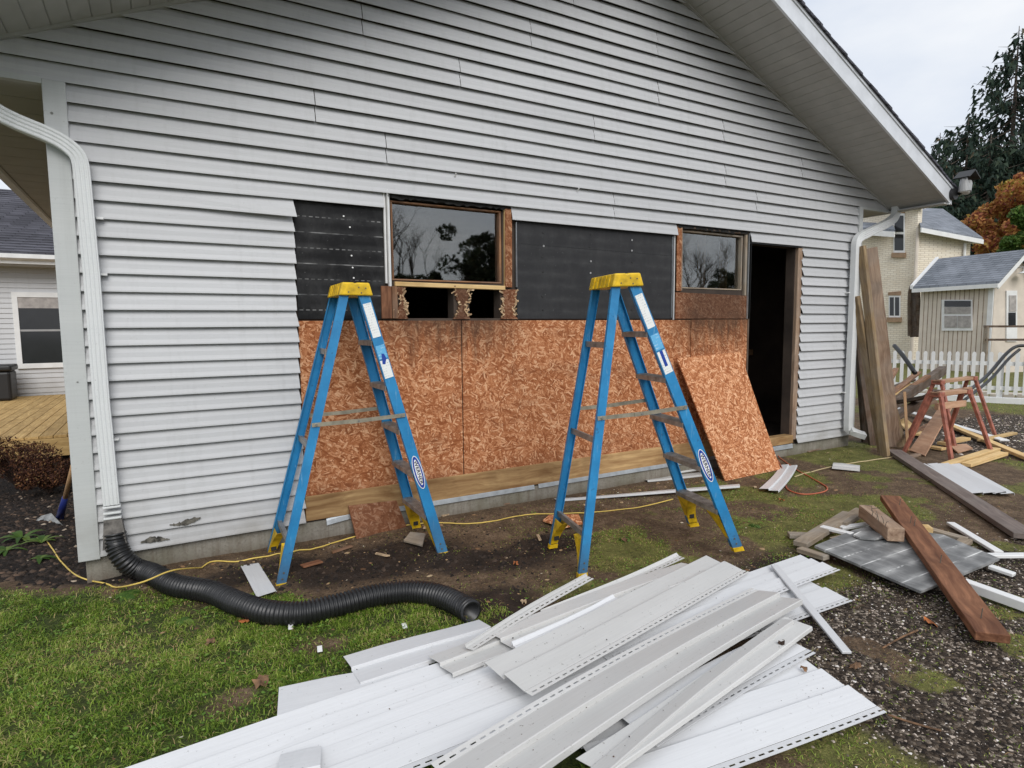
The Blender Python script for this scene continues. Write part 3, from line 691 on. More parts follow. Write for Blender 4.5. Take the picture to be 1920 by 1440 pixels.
# rough sill, brown side strips, torn boards below the first window
hpar = house
def hboard(name, a, b, wd, th, mat, **k):
    o = board(name, Vector(a), Vector(b), wd, th, mat, None, **k); o.parent = house; o.matrix_parent_inverse = Matrix.Translation((-3.3, 0, 0)); return o
hboard('sill_board', (1.47, .012, 1.618), (2.37, .012, 1.610), .05, .032, MAT['wood_new'], jag=.006)
hboard('window_stop', (2.395, -.006, 1.615), (2.40, -.006, 2.22), .014, .062, MAT['osb'], up=(1, 0, 0))
hboard('window_stop', (2.372, .010, 1.625), (2.374, .010, 2.225), .03, .016, MAT['wood_new'], up=(1, 0, 0))
hboard('window_stop', (4.225, -.004, 1.625), (4.225, -.004, 2.235), .014, .06, MAT['osb'], up=(1, 0, 0))
hboard('window_stop', (4.262, .004, 1.63), (4.258, .004, 2.22), .03, .014, MAT['wood_weather'], up=(1, 0, 0))
hboard('window_stop', (5.145, .004, 1.60), (5.145, .004, 2.21), .03, .03, MAT['wood_grey'], up=(1, 0, 0))
hboard('header_board', (1.445, .008, 2.226), (2.42, .008, 2.226), .04, .026, MAT['paper'], jag=.004)
hboard('header_board', (4.19, .008, 2.222), (5.17, .008, 2.222), .04, .028, MAT['wood_dark'], jag=.004)
hboard('cripple_stud', (1.40, -.004, 1.372), (1.40, -.004, 1.60), .03, .075, MAT['wood_brown'], up=(1, 0, 0))
hboard('cripple_stud', (1.462, -.002, 1.372), (1.462, -.002, 1.60), .03, .04, MAT['wood_old'], up=(1, 0, 0))
def torn(x0, x1, z0, z1, y, mat, amp=.03, seed=1, th=.012):
    rd = random.Random(seed); n = 22; L_ = []; R_ = []
    for i in range(n+1):
        f = i/n; z = z0+(z1-z0)*f
        fl_ = .032*(2*f-1)**2-.012; L_.append((x0-fl_+rd.uniform(-amp, amp)*.35+amp*.6*math.sin(f*8+seed), z)); R_.append((x1+fl_+rd.uniform(-amp, amp)*.35+amp*.6*math.sin(f*6+seed*2), z))
    mb = MB(); A = [(a, y-th, z) for a, z in L_]; B = [(b, y-th, z) for b, z in R_]
    C_ = [((a+b[0])/2, y-th-.006, z) for (a, z), b in zip(L_, R_)]
    A2 = [(a, y, z) for a, z in L_]; B2 = [(b, y, z) for b, z in R_]; m = n+1
    mb.add(A+C_+B+A2+B2, [(i, m+i, m+i+1, i+1) for i in range(n)]+[(m+i, 2*m+i, 2*m+i+1, m+i+1) for i in range(n)]+[(i+1, 3*m+i+1, 3*m+i, i) for i in range(n)]+[(2*m+i, 4*m+i, 4*m+i+1, 2*m+i+1) for i in range(n)])
    o = hb(mb, 'torn_board', mat)
    for _ in range(30):       # splintered strands along the break
        z = rd.uniform(z0+.01, z1-.01); s_ = rd.choice((-1, 1)); k_ = int((z-z0)/(z1-z0)*n); ex = (R_[k_][0] if s_ > 0 else L_[k_][0])-s_*rd.uniform(.0, .022); a_ = rd.uniform(-1.3, 1.3); l_ = rd.uniform(.014, .045)
        sm_ = MB().beam((ex, y-th-.002, z), (ex+s_*l_*math.cos(a_), y-th-rd.uniform(.002, .02), z+l_*math.sin(a_)), rd.uniform(.006, .014), .0015, (0, 1, 0)); hb(sm_, 'splinter', MAT['torn'])
    return o
torn(1.485, 1.545, 1.37, 1.60, .013, MAT['osb_wet'], .016, 3); torn(1.945, 2.045, 1.368, 1.612, .013, MAT['osb_wet'], .018, 5); torn(2.34, 2.462, 1.368, 1.60, .013, MAT['osb_wet'], .018, 8, .016)
# shreds of paper along the window heads
for (xa, xb, zz) in ((1.46, 2.40, 2.215), (4.2, 5.15, 2.212)):
    mb = MB(); n = 34
    top = [(xa+(xb-xa)*i/n, -.012-random.uniform(0, .006), zz+.028) for i in range(n+1)]; bot = [(xa+(xb-xa)*i/n, -.008-random.uniform(0, .012), zz-random.uniform(-.006, .016)) for i in range(n+1)]
    mb.add(top+bot, [(i, i+1, n+2+i, n+1+i) for i in range(n)]); hb(mb, 'torn_paper', MAT['paper'])
# door opening: jambs, head and sill
hboard('door_jamb', (5.985, .05, .045), (5.995, .05, 2.12), .14, .075, MAT['wood_weather'], up=(1, 0, 0))
hboard('door_jamb', (5.225, .055, .06), (5.225, .055, 2.12), .10, .02, MAT['wood_dark'], up=(1, 0, 0))
hboard('door_sill', (5.24, .02, .055), (5.96, .02, .055), .10, .09, MAT['plate'])
# ---- downspouts
def ribbed(path, wx=.072, wy=.052, mat='spout', parent=None, name='downspout', ribs=4, axis_=(1, 0, 0)):
    """rectangular ribbed pipe swept on a path"""
    P = [Vector(p) for p in path]; ring = []
    n = ribs
    for i in range(n*4+1):
        f = i/(n*4); x = -wx/2+wx*f; rib = .0035 if (i % 4) in (1, 2) else 0; ring.append((x, -wy/2-rib))
    ring += [(wx/2, wy/2), (-wx/2, wy/2)]
    mb = MB(); m = len(ring)
    for i, p in enumerate(P):
        t_ = (P[min(i+1, len(P)-1)]-P[max(i-1, 0)]).normalized(); ax = Vector(axis_); ax = (ax-t_*ax.dot(t_))
        if ax.length < .2: ax = Vector((0, 0, 1))-t_*t_.z
        ax.normalize(); ay = t_.cross(ax)
        if ay.y < 0: ay = -ay
        mb.v += [tuple(p+ax*a+ay*b) for a, b in ring]
    for i in range(len(P)-1):
        for k in range(m):
            a = i*m+k; b = i*m+(k+1) % m; mb.f.append((a, b, b+m, a+m))
    mb.f.append(tuple(range(m))); mb.f.append(tuple((len(P)-1)*m+k for k in range(m)))
    return hb(mb, name, MAT[mat], parent)
dsl = ribbed(smooth_path([(-.92, -.09, 2.62), (-.80, -.09, 2.52), (-.62, -.085, 2.405), (-.44, -.085, 2.335), (-.36, -.085, 2.285), (-.322, -.085, 2.225), (-.315, -.085, 2.1)], 4)+[(-.305, -.08, 1.6), (-.302, -.08, .9), (-.298, -.08, .75), (-.290, -.075, .31)], .078, .055)
for (z, ) in ((.30,), (.265,), (.235,)):
    mb = MB(); mb.box(-.333, -.245, -.106, -.05, z-.008, z+.004); bevel(hb(mb, 'spout_band', MAT['spout']), .003)
mb = MB().hexa([(-.345, -.125, .06), (-.225, -.125, .06), (-.225, -.04, .06), (-.345, -.04, .06)], [(-.332, -.108, .225), (-.246, -.108, .225), (-.246, -.045, .225), (-.332, -.045, .225)]); hb(mb, 'spout_adapter', m_plain('grimy_adapter', (.17, .155, .14), .7, var=.35, sc=25))
for z in (1.93, 1.62, .68):
    hb(MB().box(-.268, -.235, -.06, -.03, z-.006, z+.006), 'spout_strap', MAT['trim'])
dsr = ribbed(smooth_path([(7.60, -.12, 2.68), (7.60, -.12, 2.62), (7.56, -.12, 2.545), (7.42, -.115, 2.47), (7.1, -.105, 2.35), (6.93, -.10, 2.285), (6.865, -.10, 2.22), (6.86, -.10, 2.1)], 4)+smooth_path([(6.86, -.10, 1.2), (6.86, -.10, .17), (6.875, -.12, .085), (6.93, -.17, .045), (6.99, -.22, .02)], 4), .09, .06)
for z in (1.66, .52): hb(MB().box(6.79, 6.815, -.08, -.03, z-.006, z+.006), 'spout_strap', MAT['trim'])
# small brackets left on the siding
for u, v in ((853, 331), (1083, 358)): p = W(u, v, -.03); hb(MB().beam(p, p+Vector((0, -.02, .02)), .01, .006), 'hook', MAT['trim'])
# flood light at the eave tip
fl = empty('flood_light', D(1778, 350, 9.0)); fl.location = Vector((XE1+.035, -OV-.05, 2.735)); tag(fl, 'twin-head security light with black hood at the tip of the eave', 'light')
mb = MB().tube([(0, .05, -.015), (0, -.012, -.015)], .062, 18); mb.build('base', MAT['black'], fl, smooth=False)
def lamp(x, z, ry, parent):
    m_ = MB(); n = 14; A = []; Rr = [(0, .022), (.03, .035), (.10, .048), (.15, .056)]
    q = Matrix.Rotation(ry, 4, 'Y')
    pth = [q @ Vector((0, -.02-.15*0, -d)) for d, r_ in Rr]; m_.tube([Vector((x, -.05, z))+p for p in pth], [r_ for d, r_ in Rr], n)
    o = m_.build('lamp_head', MAT['lampgrey'], parent, smooth=False)
    e = Vector((x, -.05, z))+q @ Vector((0, -.02, -.151)); e2 = Vector((x, -.05, z))+q @ Vector((0, -.02, -.163)); MB().tube([e, e2], [.05, .035], n).build('lens', MAT['lens'], o)
lamp(.03, .155, R(-6), fl); lamp(.16, .125, R(38), fl)
mb = MB(); mb.prism([(-.01, -.14, .15), (.11, -.14, .235), (.245, -.14, .155), (.24, -.14, .145), (.11, -.14, .222), (-.005, -.14, .14)], (0, .16, 0)); mb.build('hood', MAT['black'], fl)
MB().tube([(.03, -.03, -.02), (.08, -.05, .04), (.1, -.06, .17)], .018, 8).build('arm', MAT['black'], fl)

# ================================================================== STEP LADDERS
def text_mesh(body, size, mat, ext=.0006):
    cu = bpy.data.curves.new('txt', 'FONT'); cu.body = body; cu.size = size; cu.align_x = 'CENTER'; cu.align_y = 'CENTER'; cu.extrude = ext; cu.offset = size*.012; cu.space_character = 1.06
    ob = bpy.data.objects.new('txt', cu); COL.objects.link(ob); bpy.context.view_layer.update()
    me = bpy.data.meshes.new_from_object(ob.evaluated_get(bpy.context.evaluated_depsgraph_get())); bpy.data.objects.remove(ob); bpy.data.curves.remove(cu)
    me.materials.clear(); me.materials.append(mat); return me
TXT = text_mesh('WERNER', .040, MAT['ink'])
def ladder(loc, rz, tilt, rear, front, label, labelset=0, width=.53):
    """local x: from the rear rails (-) to the climbing side (+); local y: the width, -y is the near side"""
    root = empty('step_ladder', loc); root.rotation_euler = (0, tilt, rz); tag(root, label, 'ladder', 'blue step ladders in front of the stripped wall')
    Ht = 1.70; tw = .155; bw = width/2
    def P(side, f, y):      # f 0 at the foot, 1 at the cap
        bx, tx = (front, .055) if side > 0 else (-rear, -.06)
        return Vector((bx+(tx-bx)*f, y*(bw+(tw-bw)*f), Ht*f))
    # C-channel rails
    for side in (1, -1):
        dep = .067 if side > 0 else .052; fl_ = .028 if side > 0 else .024
        for y in (-1, 1):
            a, b = P(side, .012, y), P(side, 1.0, y); ax = (b-a).normalized(); across = Vector((1, 0, 0)); across = (across-ax*across.dot(ax)).normalized(); inn = ax.cross(across); inn = inn if inn.y*y < 0 else -inn
            mb = MB(); sec = [(-dep/2, 0), (dep/2, 0), (dep/2, fl_), (dep/2-.004, fl_), (dep/2-.004, .004), (-dep/2+.004, .004), (-dep/2+.004, fl_), (-dep/2, fl_)]
            ra = [a+across*p+inn*q for p, q in sec]; rb = [b+across*p+inn*q for p, q in sec]; n = 8
            order = [(i, (i+1) % n, n+(i+1) % n, n+i) for i in range(n)]
            mb.add(ra+rb, order+[tuple(range(n))[::-1], tuple(range(n, 2*n))])
            o = mb.build('front_rail' if side > 0 else 'rear_rail', MAT['blue'], root); 
            bm = bmesh.new(); bm.from_mesh(o.data); bmesh.ops.recalc_face_normals(bm, faces=bm.faces); bm.to_mesh(o.data); bm.free()
            # rivets where the steps fix
            if y < 0:
                for f in (.03, .05):
                    c_ = P(side, f, y); MB().tube([c_+inn*.001, c_-inn*.003], .006, 8).build('rivet', MAT['rivet'], o)
            # yellow boot
            bt = MB(); q0, q1 = P(side, .0, y), P(side, .016, y); s2 = [(-dep/2-.003, -.004), (dep/2+.003, -.004), (dep/2+.003, fl_+.004), (-dep/2-.003, fl_+.004)]
            bt.hexa([Vector((q.x+p, q.y+inn.y*r_, q.z)) for p, r_ in s2 for q in (q0,)][::(1 if inn.y > 0 else -1)], [Vector((q.x+p, q.y+inn.y*r_, q.z)) for p, r_ in s2 for q in (q1,)][::(1 if inn.y > 0 else -1)]); bt.build('foot', MAT['yellow'], root)
    # steps
    for i in range(5):
        f = (.285+.287*i)/Ht*.985; a, b = P(1, f, -1), P(1, f, 1); ins = .004
        mb = MB(); dx = .040; y0, y1 = a.y+ins, b.y-ins
        mb.box(a.x-dx, a.x+dx, y0, y1, a.z-.003, a.z); mb.box(a.x+dx-.003, a.x+dx, y0, y1, a.z-.030, a.z-.003); mb.box(a.x-dx, a.x-dx+.003, y0, y1, a.z-.030, a.z-.003)
        for k in range(6): mb.box(a.x-dx+.008+k*.0125, a.x-dx+.0125+k*.0125, y0, y1, a.z, a.z+.0025)
        mb.build('step', MAT['alu'], root)
    # rear braces
    for f in (.145, .47, .80):
        a, b = P(-1, f, -1), P(-1, f, 1); mb = MB(); mb.box(a.x-.006, a.x+.018, a.y+.004, b.y-.004, a.z-.004, a.z); mb.box(a.x-.008, a.x-.004, a.y+.004, b.y-.004, a.z-.030, a.z+.006); mb.build('rear_brace', MAT['alu'], root)
    # curved yellow knee braces below the lowest step and lowest rear brace
    for side, ft in ((1, .285/Ht*.95), (-1, .135)):
        for y in (-1, 1):
            pts = []; nn = 7; wdt = .068 if side > 0 else .05
            T = P(side, ft, y); B = P(side, .02, y)
            for i in range(nn+1):
                f = i/nn; z = T.z-.022+(B.z-T.z+.022)*f; x = T.x+(B.x-T.x)*f; off = .125*(1-f)**1.7
                pts.append(Vector((x, T.y+(B.y-T.y)*f-y*(off+.030), z)))
            mb = MB(); base = []
            for p in pts:
                mb.v += [tuple(p+Vector((-wdt/2, 0, 0))), tuple(p+Vector((wdt/2, 0, 0))), tuple(p+Vector((wdt/2, y*.006, 0))), tuple(p+Vector((-wdt/2, y*.006, 0)))]
            for i in range(nn):
                for k in range(4): q = i*4; mb.f.append((q+k, q+(k+1) % 4, q+4+(k+1) % 4, q+4+k))
            mb.f += [(0, 1, 2, 3), (nn*4+3, nn*4+2, nn*4+1, nn*4)]
            # side webs back to the rail
            for e in (-wdt/2, wdt/2-.004):
                A = [p+Vector((e, 0, 0)) for p in pts]; Bk = [Vector((p.x+e, P(side, p.z/Ht, y).y-y*.006, p.z)) for p in pts]
                mb.add(A+Bk, [(i, i+1, nn+2+i, nn+1+i) for i in range(nn)])
            o = mb.build('knee_brace', MAT['yellow'], root)
            c_ = pts[5]; MB().box(c_.x-.017, c_.x+.017, c_.y-y*.004-.001, c_.y-y*.004+.001, c_.z-.02, c_.z+.02).build('pad', MAT['rubber'], o)
    # top cap: a moulded trapezoid with a notch and ribs
    mb = MB(); z0, z1 = Ht-.012, Ht+.066; yb = tw+.022
    poly = [(-.098, z0), (.108, z0), (.086, z1), (.012, z1), (.0, z1-.006), (-.012, z1), (-.078, z1)]
    mb.prism([(x, -yb, z) for x, z in poly], (0, 2*yb, 0)); cap = mb.build('top_cap', MAT['yellow'], root); bevel(cap, .008, 3)
    for yy_ in (-.11, -.055, 0, .055, .11):
        MB().prism([(-.104, yy_-.012, z0+.004), (-.104, yy_+.012, z0+.004), (-.084, yy_+.012, z1-.006), (-.084, yy_-.012, z1-.006)], (.02, 0, 0)).build('rib', MAT['yellow'], cap)
    for x, z in ((.02, z0+.048), (.062, z0+.044), (-.042, z0+.02), (.035, z0+.016)): MB().tube([(x, -yb-.002, z), (x, -yb+.002, z)], .0045, 8).build('rivet', MAT['rivet'], cap)
    # spreader bars, folding in the middle
    for y in (-1, 1):
        a = P(-1, .545, y)+Vector((0, y*.006, 0)); b = P(1, .555, y)+Vector((0, y*.006, 0)); m_ = (a+b)/2+Vector((-.01, 0, -.006)); ov = (b-a).normalized()*.05
        mb = MB(); mb.beam(a-ov*.5, m_+ov, .004, .024, (0, 0, 1)); mb.beam(m_-ov+Vector((0, y*.0045, 0)), b+ov*.5+Vector((0, y*.0045, 0)), .004, .024, (0, 0, 1)); sp = mb.build('spreader', MAT['brass'], root)
        for q in (a, m_, b): MB().tube([q+Vector((0, y*.001, 0)), q+Vector((0, y*.011, 0))], .007, 8).build('rivet', MAT['steel'], sp)
    # printed labels and the oval badge on the near climbing rail
    a, b = P(1, 0, -1), P(1, 1, -1); ax = (b-a).normalized(); ac = Vector((1, 0, 0)); ac = (ac-ax*ac.dot(ax)).normalized(); nrm = ax.cross(ac); nrm = nrm if nrm.y < 0 else -nrm
    def frame(f, lift=.0012):
        m = Matrix((-ax, -ac if False else (nrm.cross(-ax)), nrm)).transposed().to_4x4(); m.translation = a+(b-a)*f+nrm*lift; return m
    def flat(name, f, l, wd, mat, lift=.0012, th=.0008, poly=None, parent=root):
        mb = MB(); pl = poly or [(-l/2, -wd/2), (l/2, -wd/2), (l/2, wd/2), (-l/2, wd/2)]; mb.prism([(x, y_, 0) for x, y_ in pl], (0, 0, th)); o = mb.build(name, mat, parent); o.matrix_local = frame(f, lift); return o
    flat('label', .905, .215, .052, MAT['label_white'])
    if labelset: flat('label', .795, .10, .056, MAT['label_blue']); flat('label', .722, .145, .056, MAT['label_white']); flat('label', .735, .10, .020, MAT['logo_blue'], .0024)
    else: flat('label', .790, .085, .056, MAT['label_blue']); flat('label', .728, .115, .056, MAT['label_white']); flat('label', .765, .07, .034, MAT['logo_blue'], .0024, poly=[(-.035, -.005), (.03, -.017), (.035, .0), (0, .017), (-.03, .010)])
    ell = lambda L_, w_: [(L_/2*math.cos(q*2*math.pi/28), w_/2*math.sin(q*2*math.pi/28)) for q in range(28)]
    bd = flat('badge', .335, 0, 0, MAT['white'], .0012, poly=ell(.226, .062))
    for nm, L_, w_, mt, lf in (('badge_field', .214, .052, 'logo_blue', .002), ('badge_panel', .175, .034, 'white', .0028)):
        mb = MB().prism([(x, y_, 0) for x, y_ in ell(L_, w_)], (0, 0, .0008)); o = mb.build(nm, MAT[mt], bd); o.location = (0, 0, lf-.0012+.0)
    o = link('lettering', TXT, None, bd); o.location = (0, .0, .0032); o.scale = (.95, .80, 1)
    return root
zl1 = -.185; zl2 = -.15
ladder((1.045, -.345, zl1), R(-2), R(0.0), .51, .50, 'blue step ladder with scuffed labels nearer the downspout', 0)
ladder((2.51, -1.25, zl2), R(-14), R(-2.2), .385, .685, 'blue step ladder beside the leaning orange sheet', 1)

# ================================================================== LEANING SHEET, SCRAPS BY THE WALL
def slab(name, pts, th, mat, label, cat, group=None, nrm=None):
    P = [Vector(p) for p in pts]; c_ = sum(P, Vector())/len(P); n = nrm or (P[1]-P[0]).cross(P[2]-P[0]).normalized()
    # local frame: x along the first edge, z up in the sheet, so that sheet patterns follow it
    x = (P[1]-P[0]).normalized(); z = (n.cross(x)); z = z if z.z > 0 or abs(z.z) < .3 else -z; y = z.cross(x); z.normalize(); y.normalize()
    m = Matrix((x, y, z)).transposed().to_4x4(); m.translation = c_; mi = m.inverted()
    mb = MB().prism([mi @ p for p in P], mi.to_3x3() @ (n*th)); o = mb.build(name, mat); o.matrix_world = m
    bm = bmesh.new(); bm.from_mesh(o.data); bmesh.ops.recalc_face_normals(bm, faces=bm.faces); bm.to_mesh(o.data); bm.free()
    return tag(o, label, cat, group)
gzf = lambda x, y: float(gz(np.array([x]), np.array([y]))[0])
slab('strand_board', [(4.53, -.33, gzf(4.53, -.33)), (5.36, -.31, gzf(5.36, -.31)), (5.19, -.17, .45), (5.03, -.045, 1.035), (4.17, -.045, 1.00)], .012, MAT['osb_new'], 'orange strand board sheet leaning against the wall by the doorway', 'board')
a = G(668, 1012, -.15); b = G(762, 990, -.15)
slab('strand_board_scrap', [a, b, W(742, 938, -.03), W(652, 948, -.03)], .012, MAT['osb_wet'], 'brown strand board scrap propped on the foundation behind the first ladder', 'board')
slab('wood_scrap', [G(648, 962, -.10)+Vector((0, 0, 0)), G(700, 945, -.10), W(690, 938, -.012), W(655, 952, -.012)], .006, MAT['chip'], 'splintered pale scrap against the foundation', 'wood scrap') if False else None
p = [G(1018, 975, -.135), G(1030, 965, -.135), G(1085, 964, -.13), G(1092, 980, -.135), G(1060, 987, -.14)]
slab('strand_board_scrap', p, .012, MAT['osb_new'], 'flat orange board scrap lying behind the second ladder', 'board')
p = [G(757, 1016, -.145), G(792, 1025, -.145), G(798, 1003, -.12), G(770, 1000, -.115)]
slab('plywood_scrap', p, .012, MAT['wood_grey'], 'small grey board scrap in the mud under the first ladder', 'board')

for k_, (u, v, an, l_, w_, mt_, lab) in enumerate(((842, 968, .4, .16, .03, 'chip', 'pale splinter on the soil right of the first ladder'), (930, 952, -.2, .22, .025, 'wood_weather', 'thin weathered splinter below the flashing between the ladders'), (800, 990, .9, .12, .02, 'chip', 'short pale splinter behind the first ladder foot'), (640, 1030, .3, .14, .03, 'wood_old', 'brown splinter left of the propped scrap'), (585, 1058, .15, .12, .05, 'wood_brown', 'reddish wood scrap at the rear foot of the first ladder'), (985, 940, .1, .2, .04, 'wood_weather', 'grey wood strip lying against the foundation'), (1010, 1003, 1.2, .1, .02, 'chip', 'pale chip in the mud left of the second ladder'), (715, 1040, 2.2, .1, .018, 'chip', 'tiny pale splinter in the mud under the first ladder'), (1525, 848, .1, .25, .04, 'wood_weather', 'weathered stick at the foundation right of the doorway'))):
    p = G(u, v, -.145); p.z = gzf(p.x, p.y)+.010; d_ = Vector((math.cos(an), math.sin(an), .02))*l_/2
    board('wood_splinter', p-d_, p+d_, w_, .010, MAT[mt_], label=lab, cat='wood scrap', group='wood scraps along the wall foot', jag=.012, bev=.001)

# ================================================================== CORRUGATED DRAIN PIPE
pp = [Vector((-.285, -.083, .14)), Vector((-.278, -.10, .06)), Vector((-.24, -.15, -.02))]+[G(u, v, -.10) for u, v in ((268, 1072), (330, 1096), (395, 1106), (448, 1130), (505, 1146), (565, 1147), (640, 1131), (715, 1112), (775, 1106), (828, 1116), (862, 1131), (884, 1146))]
sp_ = smooth_path(pp, 10); L_ = [0.0]
for q, r_ in zip(sp_, sp_[1:]): L_.append(L_[-1]+(r_-q).length)
N_ = int(L_[-1]/.0046); pts = []; rad = []; j = 0
for i in range(N_+1):
    s_ = L_[-1]*i/N_
    while j < len(L_)-2 and L_[j+1] < s_: j += 1
    f = (s_-L_[j])/max(1e-6, L_[j+1]-L_[j]); q = sp_[j].lerp(sp_[j+1], f)
    ground_z = gzf(q.x, q.y)+.056
    if s_ > .35: q.z = max(q.z*.3+ground_z*.7, ground_z-.006)
    pts.append(q); wv = math.sin(s_/.0205*2*math.pi); rad.append(.056+.0042*max(-1, min(1, wv*1.8)))
pts_s = [sum((pts[max(0, min(N_, i+k))] for k in range(-14, 15)), Vector())/29 if 14 < i < N_-14 else pts[i] for i in range(N_+1)]
mb = MB().tube(pts_s, rad, 26, cap=False)
n0 = len(mb.v)-26; inner = [p.lerp(pts_s[-1], .13) for p in (Vector(v) for v in mb.v[-26:])]; back = [Vector(p)+(pts_s[-14]-pts_s[-1])*3.0 for p in inner]
mb.add(inner+back, [(k, (k+1) % 26, 26+(k+1) % 26, 26+k) for k in range(26)]+[tuple(range(26, 52))])
mb.f += [(n0+k, n0+(k+1) % 26, n0+26+(k+1) % 26, n0+26+k) for k in range(26)]
o = mb.build('drain_pipe', MAT['pipe'], smooth=True); tag(o, 'black corrugated drain pipe snaking from the downspout across the grass', 'pipe')

# ================================================================== CORDS
def cord(name, pix, r_, mat, label, lift=.006, z=-.155):
    P = smooth_path([G(*q, z) if len(q) == 2 else (G(q[0], q[1], q[2])) for q in pix], 8)
    for p in P:
        g = gzf(p.x, p.y)+r_+.002
        p.z = max(p.z, g) if p.z > z+.01 else g
    o = MB().tube(P, r_, 8).build(name, mat, smooth=True); return tag(o, label, 'cord')
cord('extension_cord', [(83, 1003), (97, 1025), (115, 1052), (150, 1082), (205, 1101), (262, 1093, -.05), (315, 1072, -.02), (350, 1066, -.06), (395, 1064), (450, 1060), (520, 1046), (575, 1037), (622, 1025), (690, 1005), (770, 990), (832, 986), (902, 983), (985, 968), (1060, 962), (1130, 957), (1200, 948), (1262, 934)], .0045, MAT['cord_yellow'], 'yellow extension cord crossing over the black drain pipe')
cord('orange_cord', [(1437, 818, .0), (1447, 835, -.08), (1462, 858, -.12), (1500, 884), (1530, 900), (1551, 914), (1540, 922), (1505, 925), (1478, 917), (1472, 903), (1474, 893), (1466, 880), (1458, 868)], .006, MAT['cord_orange'], 'orange cord looping on the grass below the doorway')
cord('pale_cord', [(1490, 893), (1520, 884), (1556, 875), (1600, 868), (1640, 863), (1682, 855)], .006, MAT['cord_pale'], 'pale cord running from the siding scrap to the leaning lumber')
cord('deck_cord', [(0, 832, -.01), (25, 818, -.01), (60, 812, .0), (130, 792, .0)], .008, MAT['cord_orange'], 'thin cord lying along the front of the wooden deck', z=-.012) if False else None

# ================================================================== LOOSE SIDING
FOOT = []; FOOTZ = []
def panel(pa, pb, z, wd, label, mat='sheet_white', courses=2, hem='near', cat='siding panel', group='loose siding heaped on the ground', tiltx=0.0, za=None, sag=.0, cut=(0, 0), side=1, lip=.017, name='siding_panel'):
    """near long edge from pixel pa to pixel pb at height z; the panel spreads away from the camera (side=1)"""
    a = G(*pa, za if za is not None else z); b = G(*pb, z); x = (b-a).normalized(); y = Vector((0, 0, 1)).cross(x).normalized(); toward = Vector((CAM[0], CAM[1], 0))-Vector((a.x, a.y, 0))
    if (y.dot(toward) > 0) == (side > 0): y = -y
    zz = x.cross(y); fl_ = zz.z < 0
    L0 = (b-a).length; n = max(3, int(L0/.16)); hw = .040 if hem else 0; fw2 = (wd-hw)/courses
    FOOT.append((a.x, a.y, x.x, x.y, y.x, y.y, L0, wd)); FOOTZ.append((a.z, b.z, sag, label, mat))
    # profile across: w from 0 (near) to wd
    prof = []
    if hem == 'near':
        st = hw
        for k in range(courses):
            p0 = st+k*fw2; prof += [(p0, .003), (p0+.001, .003+.001), (p0+fw2*.97, lip), (p0+fw2-.001, lip-.001), (p0+fw2, .002)]
    else:
        for k in range(courses):
            p0 = k*fw2; prof += [(p0, .001), (p0+.002, lip-.002), (p0+.006, lip), (p0+fw2*.985, .004), (p0+fw2, .0035)]
    if hem != 'near' and hem: prof.append((wd-hw+.004, .0035))
    up = Vector((0, 0, 1)); mb = MB(); m = len(prof); rd = random.Random(label)
    ph = rd.uniform(0, 6); tw_ = rd.uniform(-.022, .022)*min(1, L0); bow = rd.uniform(-.016, .016)*min(1.2, L0)**2; crl = rd.uniform(.0, .012)
    def pt(f, wv_, hh):
        s0 = cut[0]*(wv_/wd-.5); s1 = cut[1]*(wv_/wd-.5); l = s0+(L0+s1-s0)*f
        dz = sag*4*f*(1-f)+.004*math.sin(f*5+ph)*(wv_/wd)+tw_*(wv_/wd-.5)*(f-.5)+abs(tw_)*.25+crl*max(0, abs(2*f-1)-.7)*(wv_/wd)
        return a+x*l+y*(wv_+bow*(4*f*(1-f)-.6))+up*(hh+dz+tiltx*wv_)
    for i in range(n+1):
        for wv_, hh in prof: mb.v.append(tuple(pt(i/n, wv_, hh)))
    for i in range(n):
        for j in range(m-1):
            q = i*m+j; f_ = (q, q+m, q+m+1, q+1); mb.f.append(f_ if not fl_ else f_[::-1])
    c_ = pt(.5, wd/2, 0); vs_ = [Vector(v)-c_ for v in mb.v]
    # local x along the panel
    rot = Matrix((x, y if not fl_ else -y, zz if not fl_ else -zz)).transposed(); ri = rot.inverted()
    me = bpy.data.meshes.new(name); me.from_pydata([tuple(ri @ v) for v in vs_], [], mb.f); me.update()
    o = link(name, me, MAT[mat]); mw = rot.to_4x4(); mw.translation = c_; o.matrix_world = mw
    sf = o.modifiers.new('thick', 'SOLIDIFY'); sf.thickness = .0018; sf.offset = -1
    tag(o, label, cat, group)
    if hem:       # slotted nailing hem
        hb_ = MB(); w0 = 0 if hem == 'near' else wd-hw+.004; pitch = .042; k = int(L0/pitch)
        def q4(f0, f1, wa, wb):
            A = [pt(f0, wa, .0045), pt(f1, wa, .0045), pt(f1, wb, .0045), pt(f0, wb, .0045)]; hb_.add(A if not fl_ else A[::-1], [(0, 1, 2, 3)])
        nn = max(3, n)
        for i in range(nn): q4(i/nn, (i+1)/nn, w0, w0+.012); q4(i/nn, (i+1)/nn, w0+.020, w0+hw-.003)
        for i in range(k): q4(i*pitch/L0, (i*pitch+.017)/L0, w0+.012, w0+.020)
        me2 = bpy.data.meshes.new('nail_hem'); me2.from_pydata([tuple(ri @ (Vector(v)-c_)) for v in hb_.v], [], hb_.f); me2.update()
        h_ = link('nail_hem', me2, MAT[mat], o); s2 = h_.modifiers.new('thick', 'SOLIDIFY'); s2.thickness = .0018; s2.offset = -1
    return o
zb = -.140
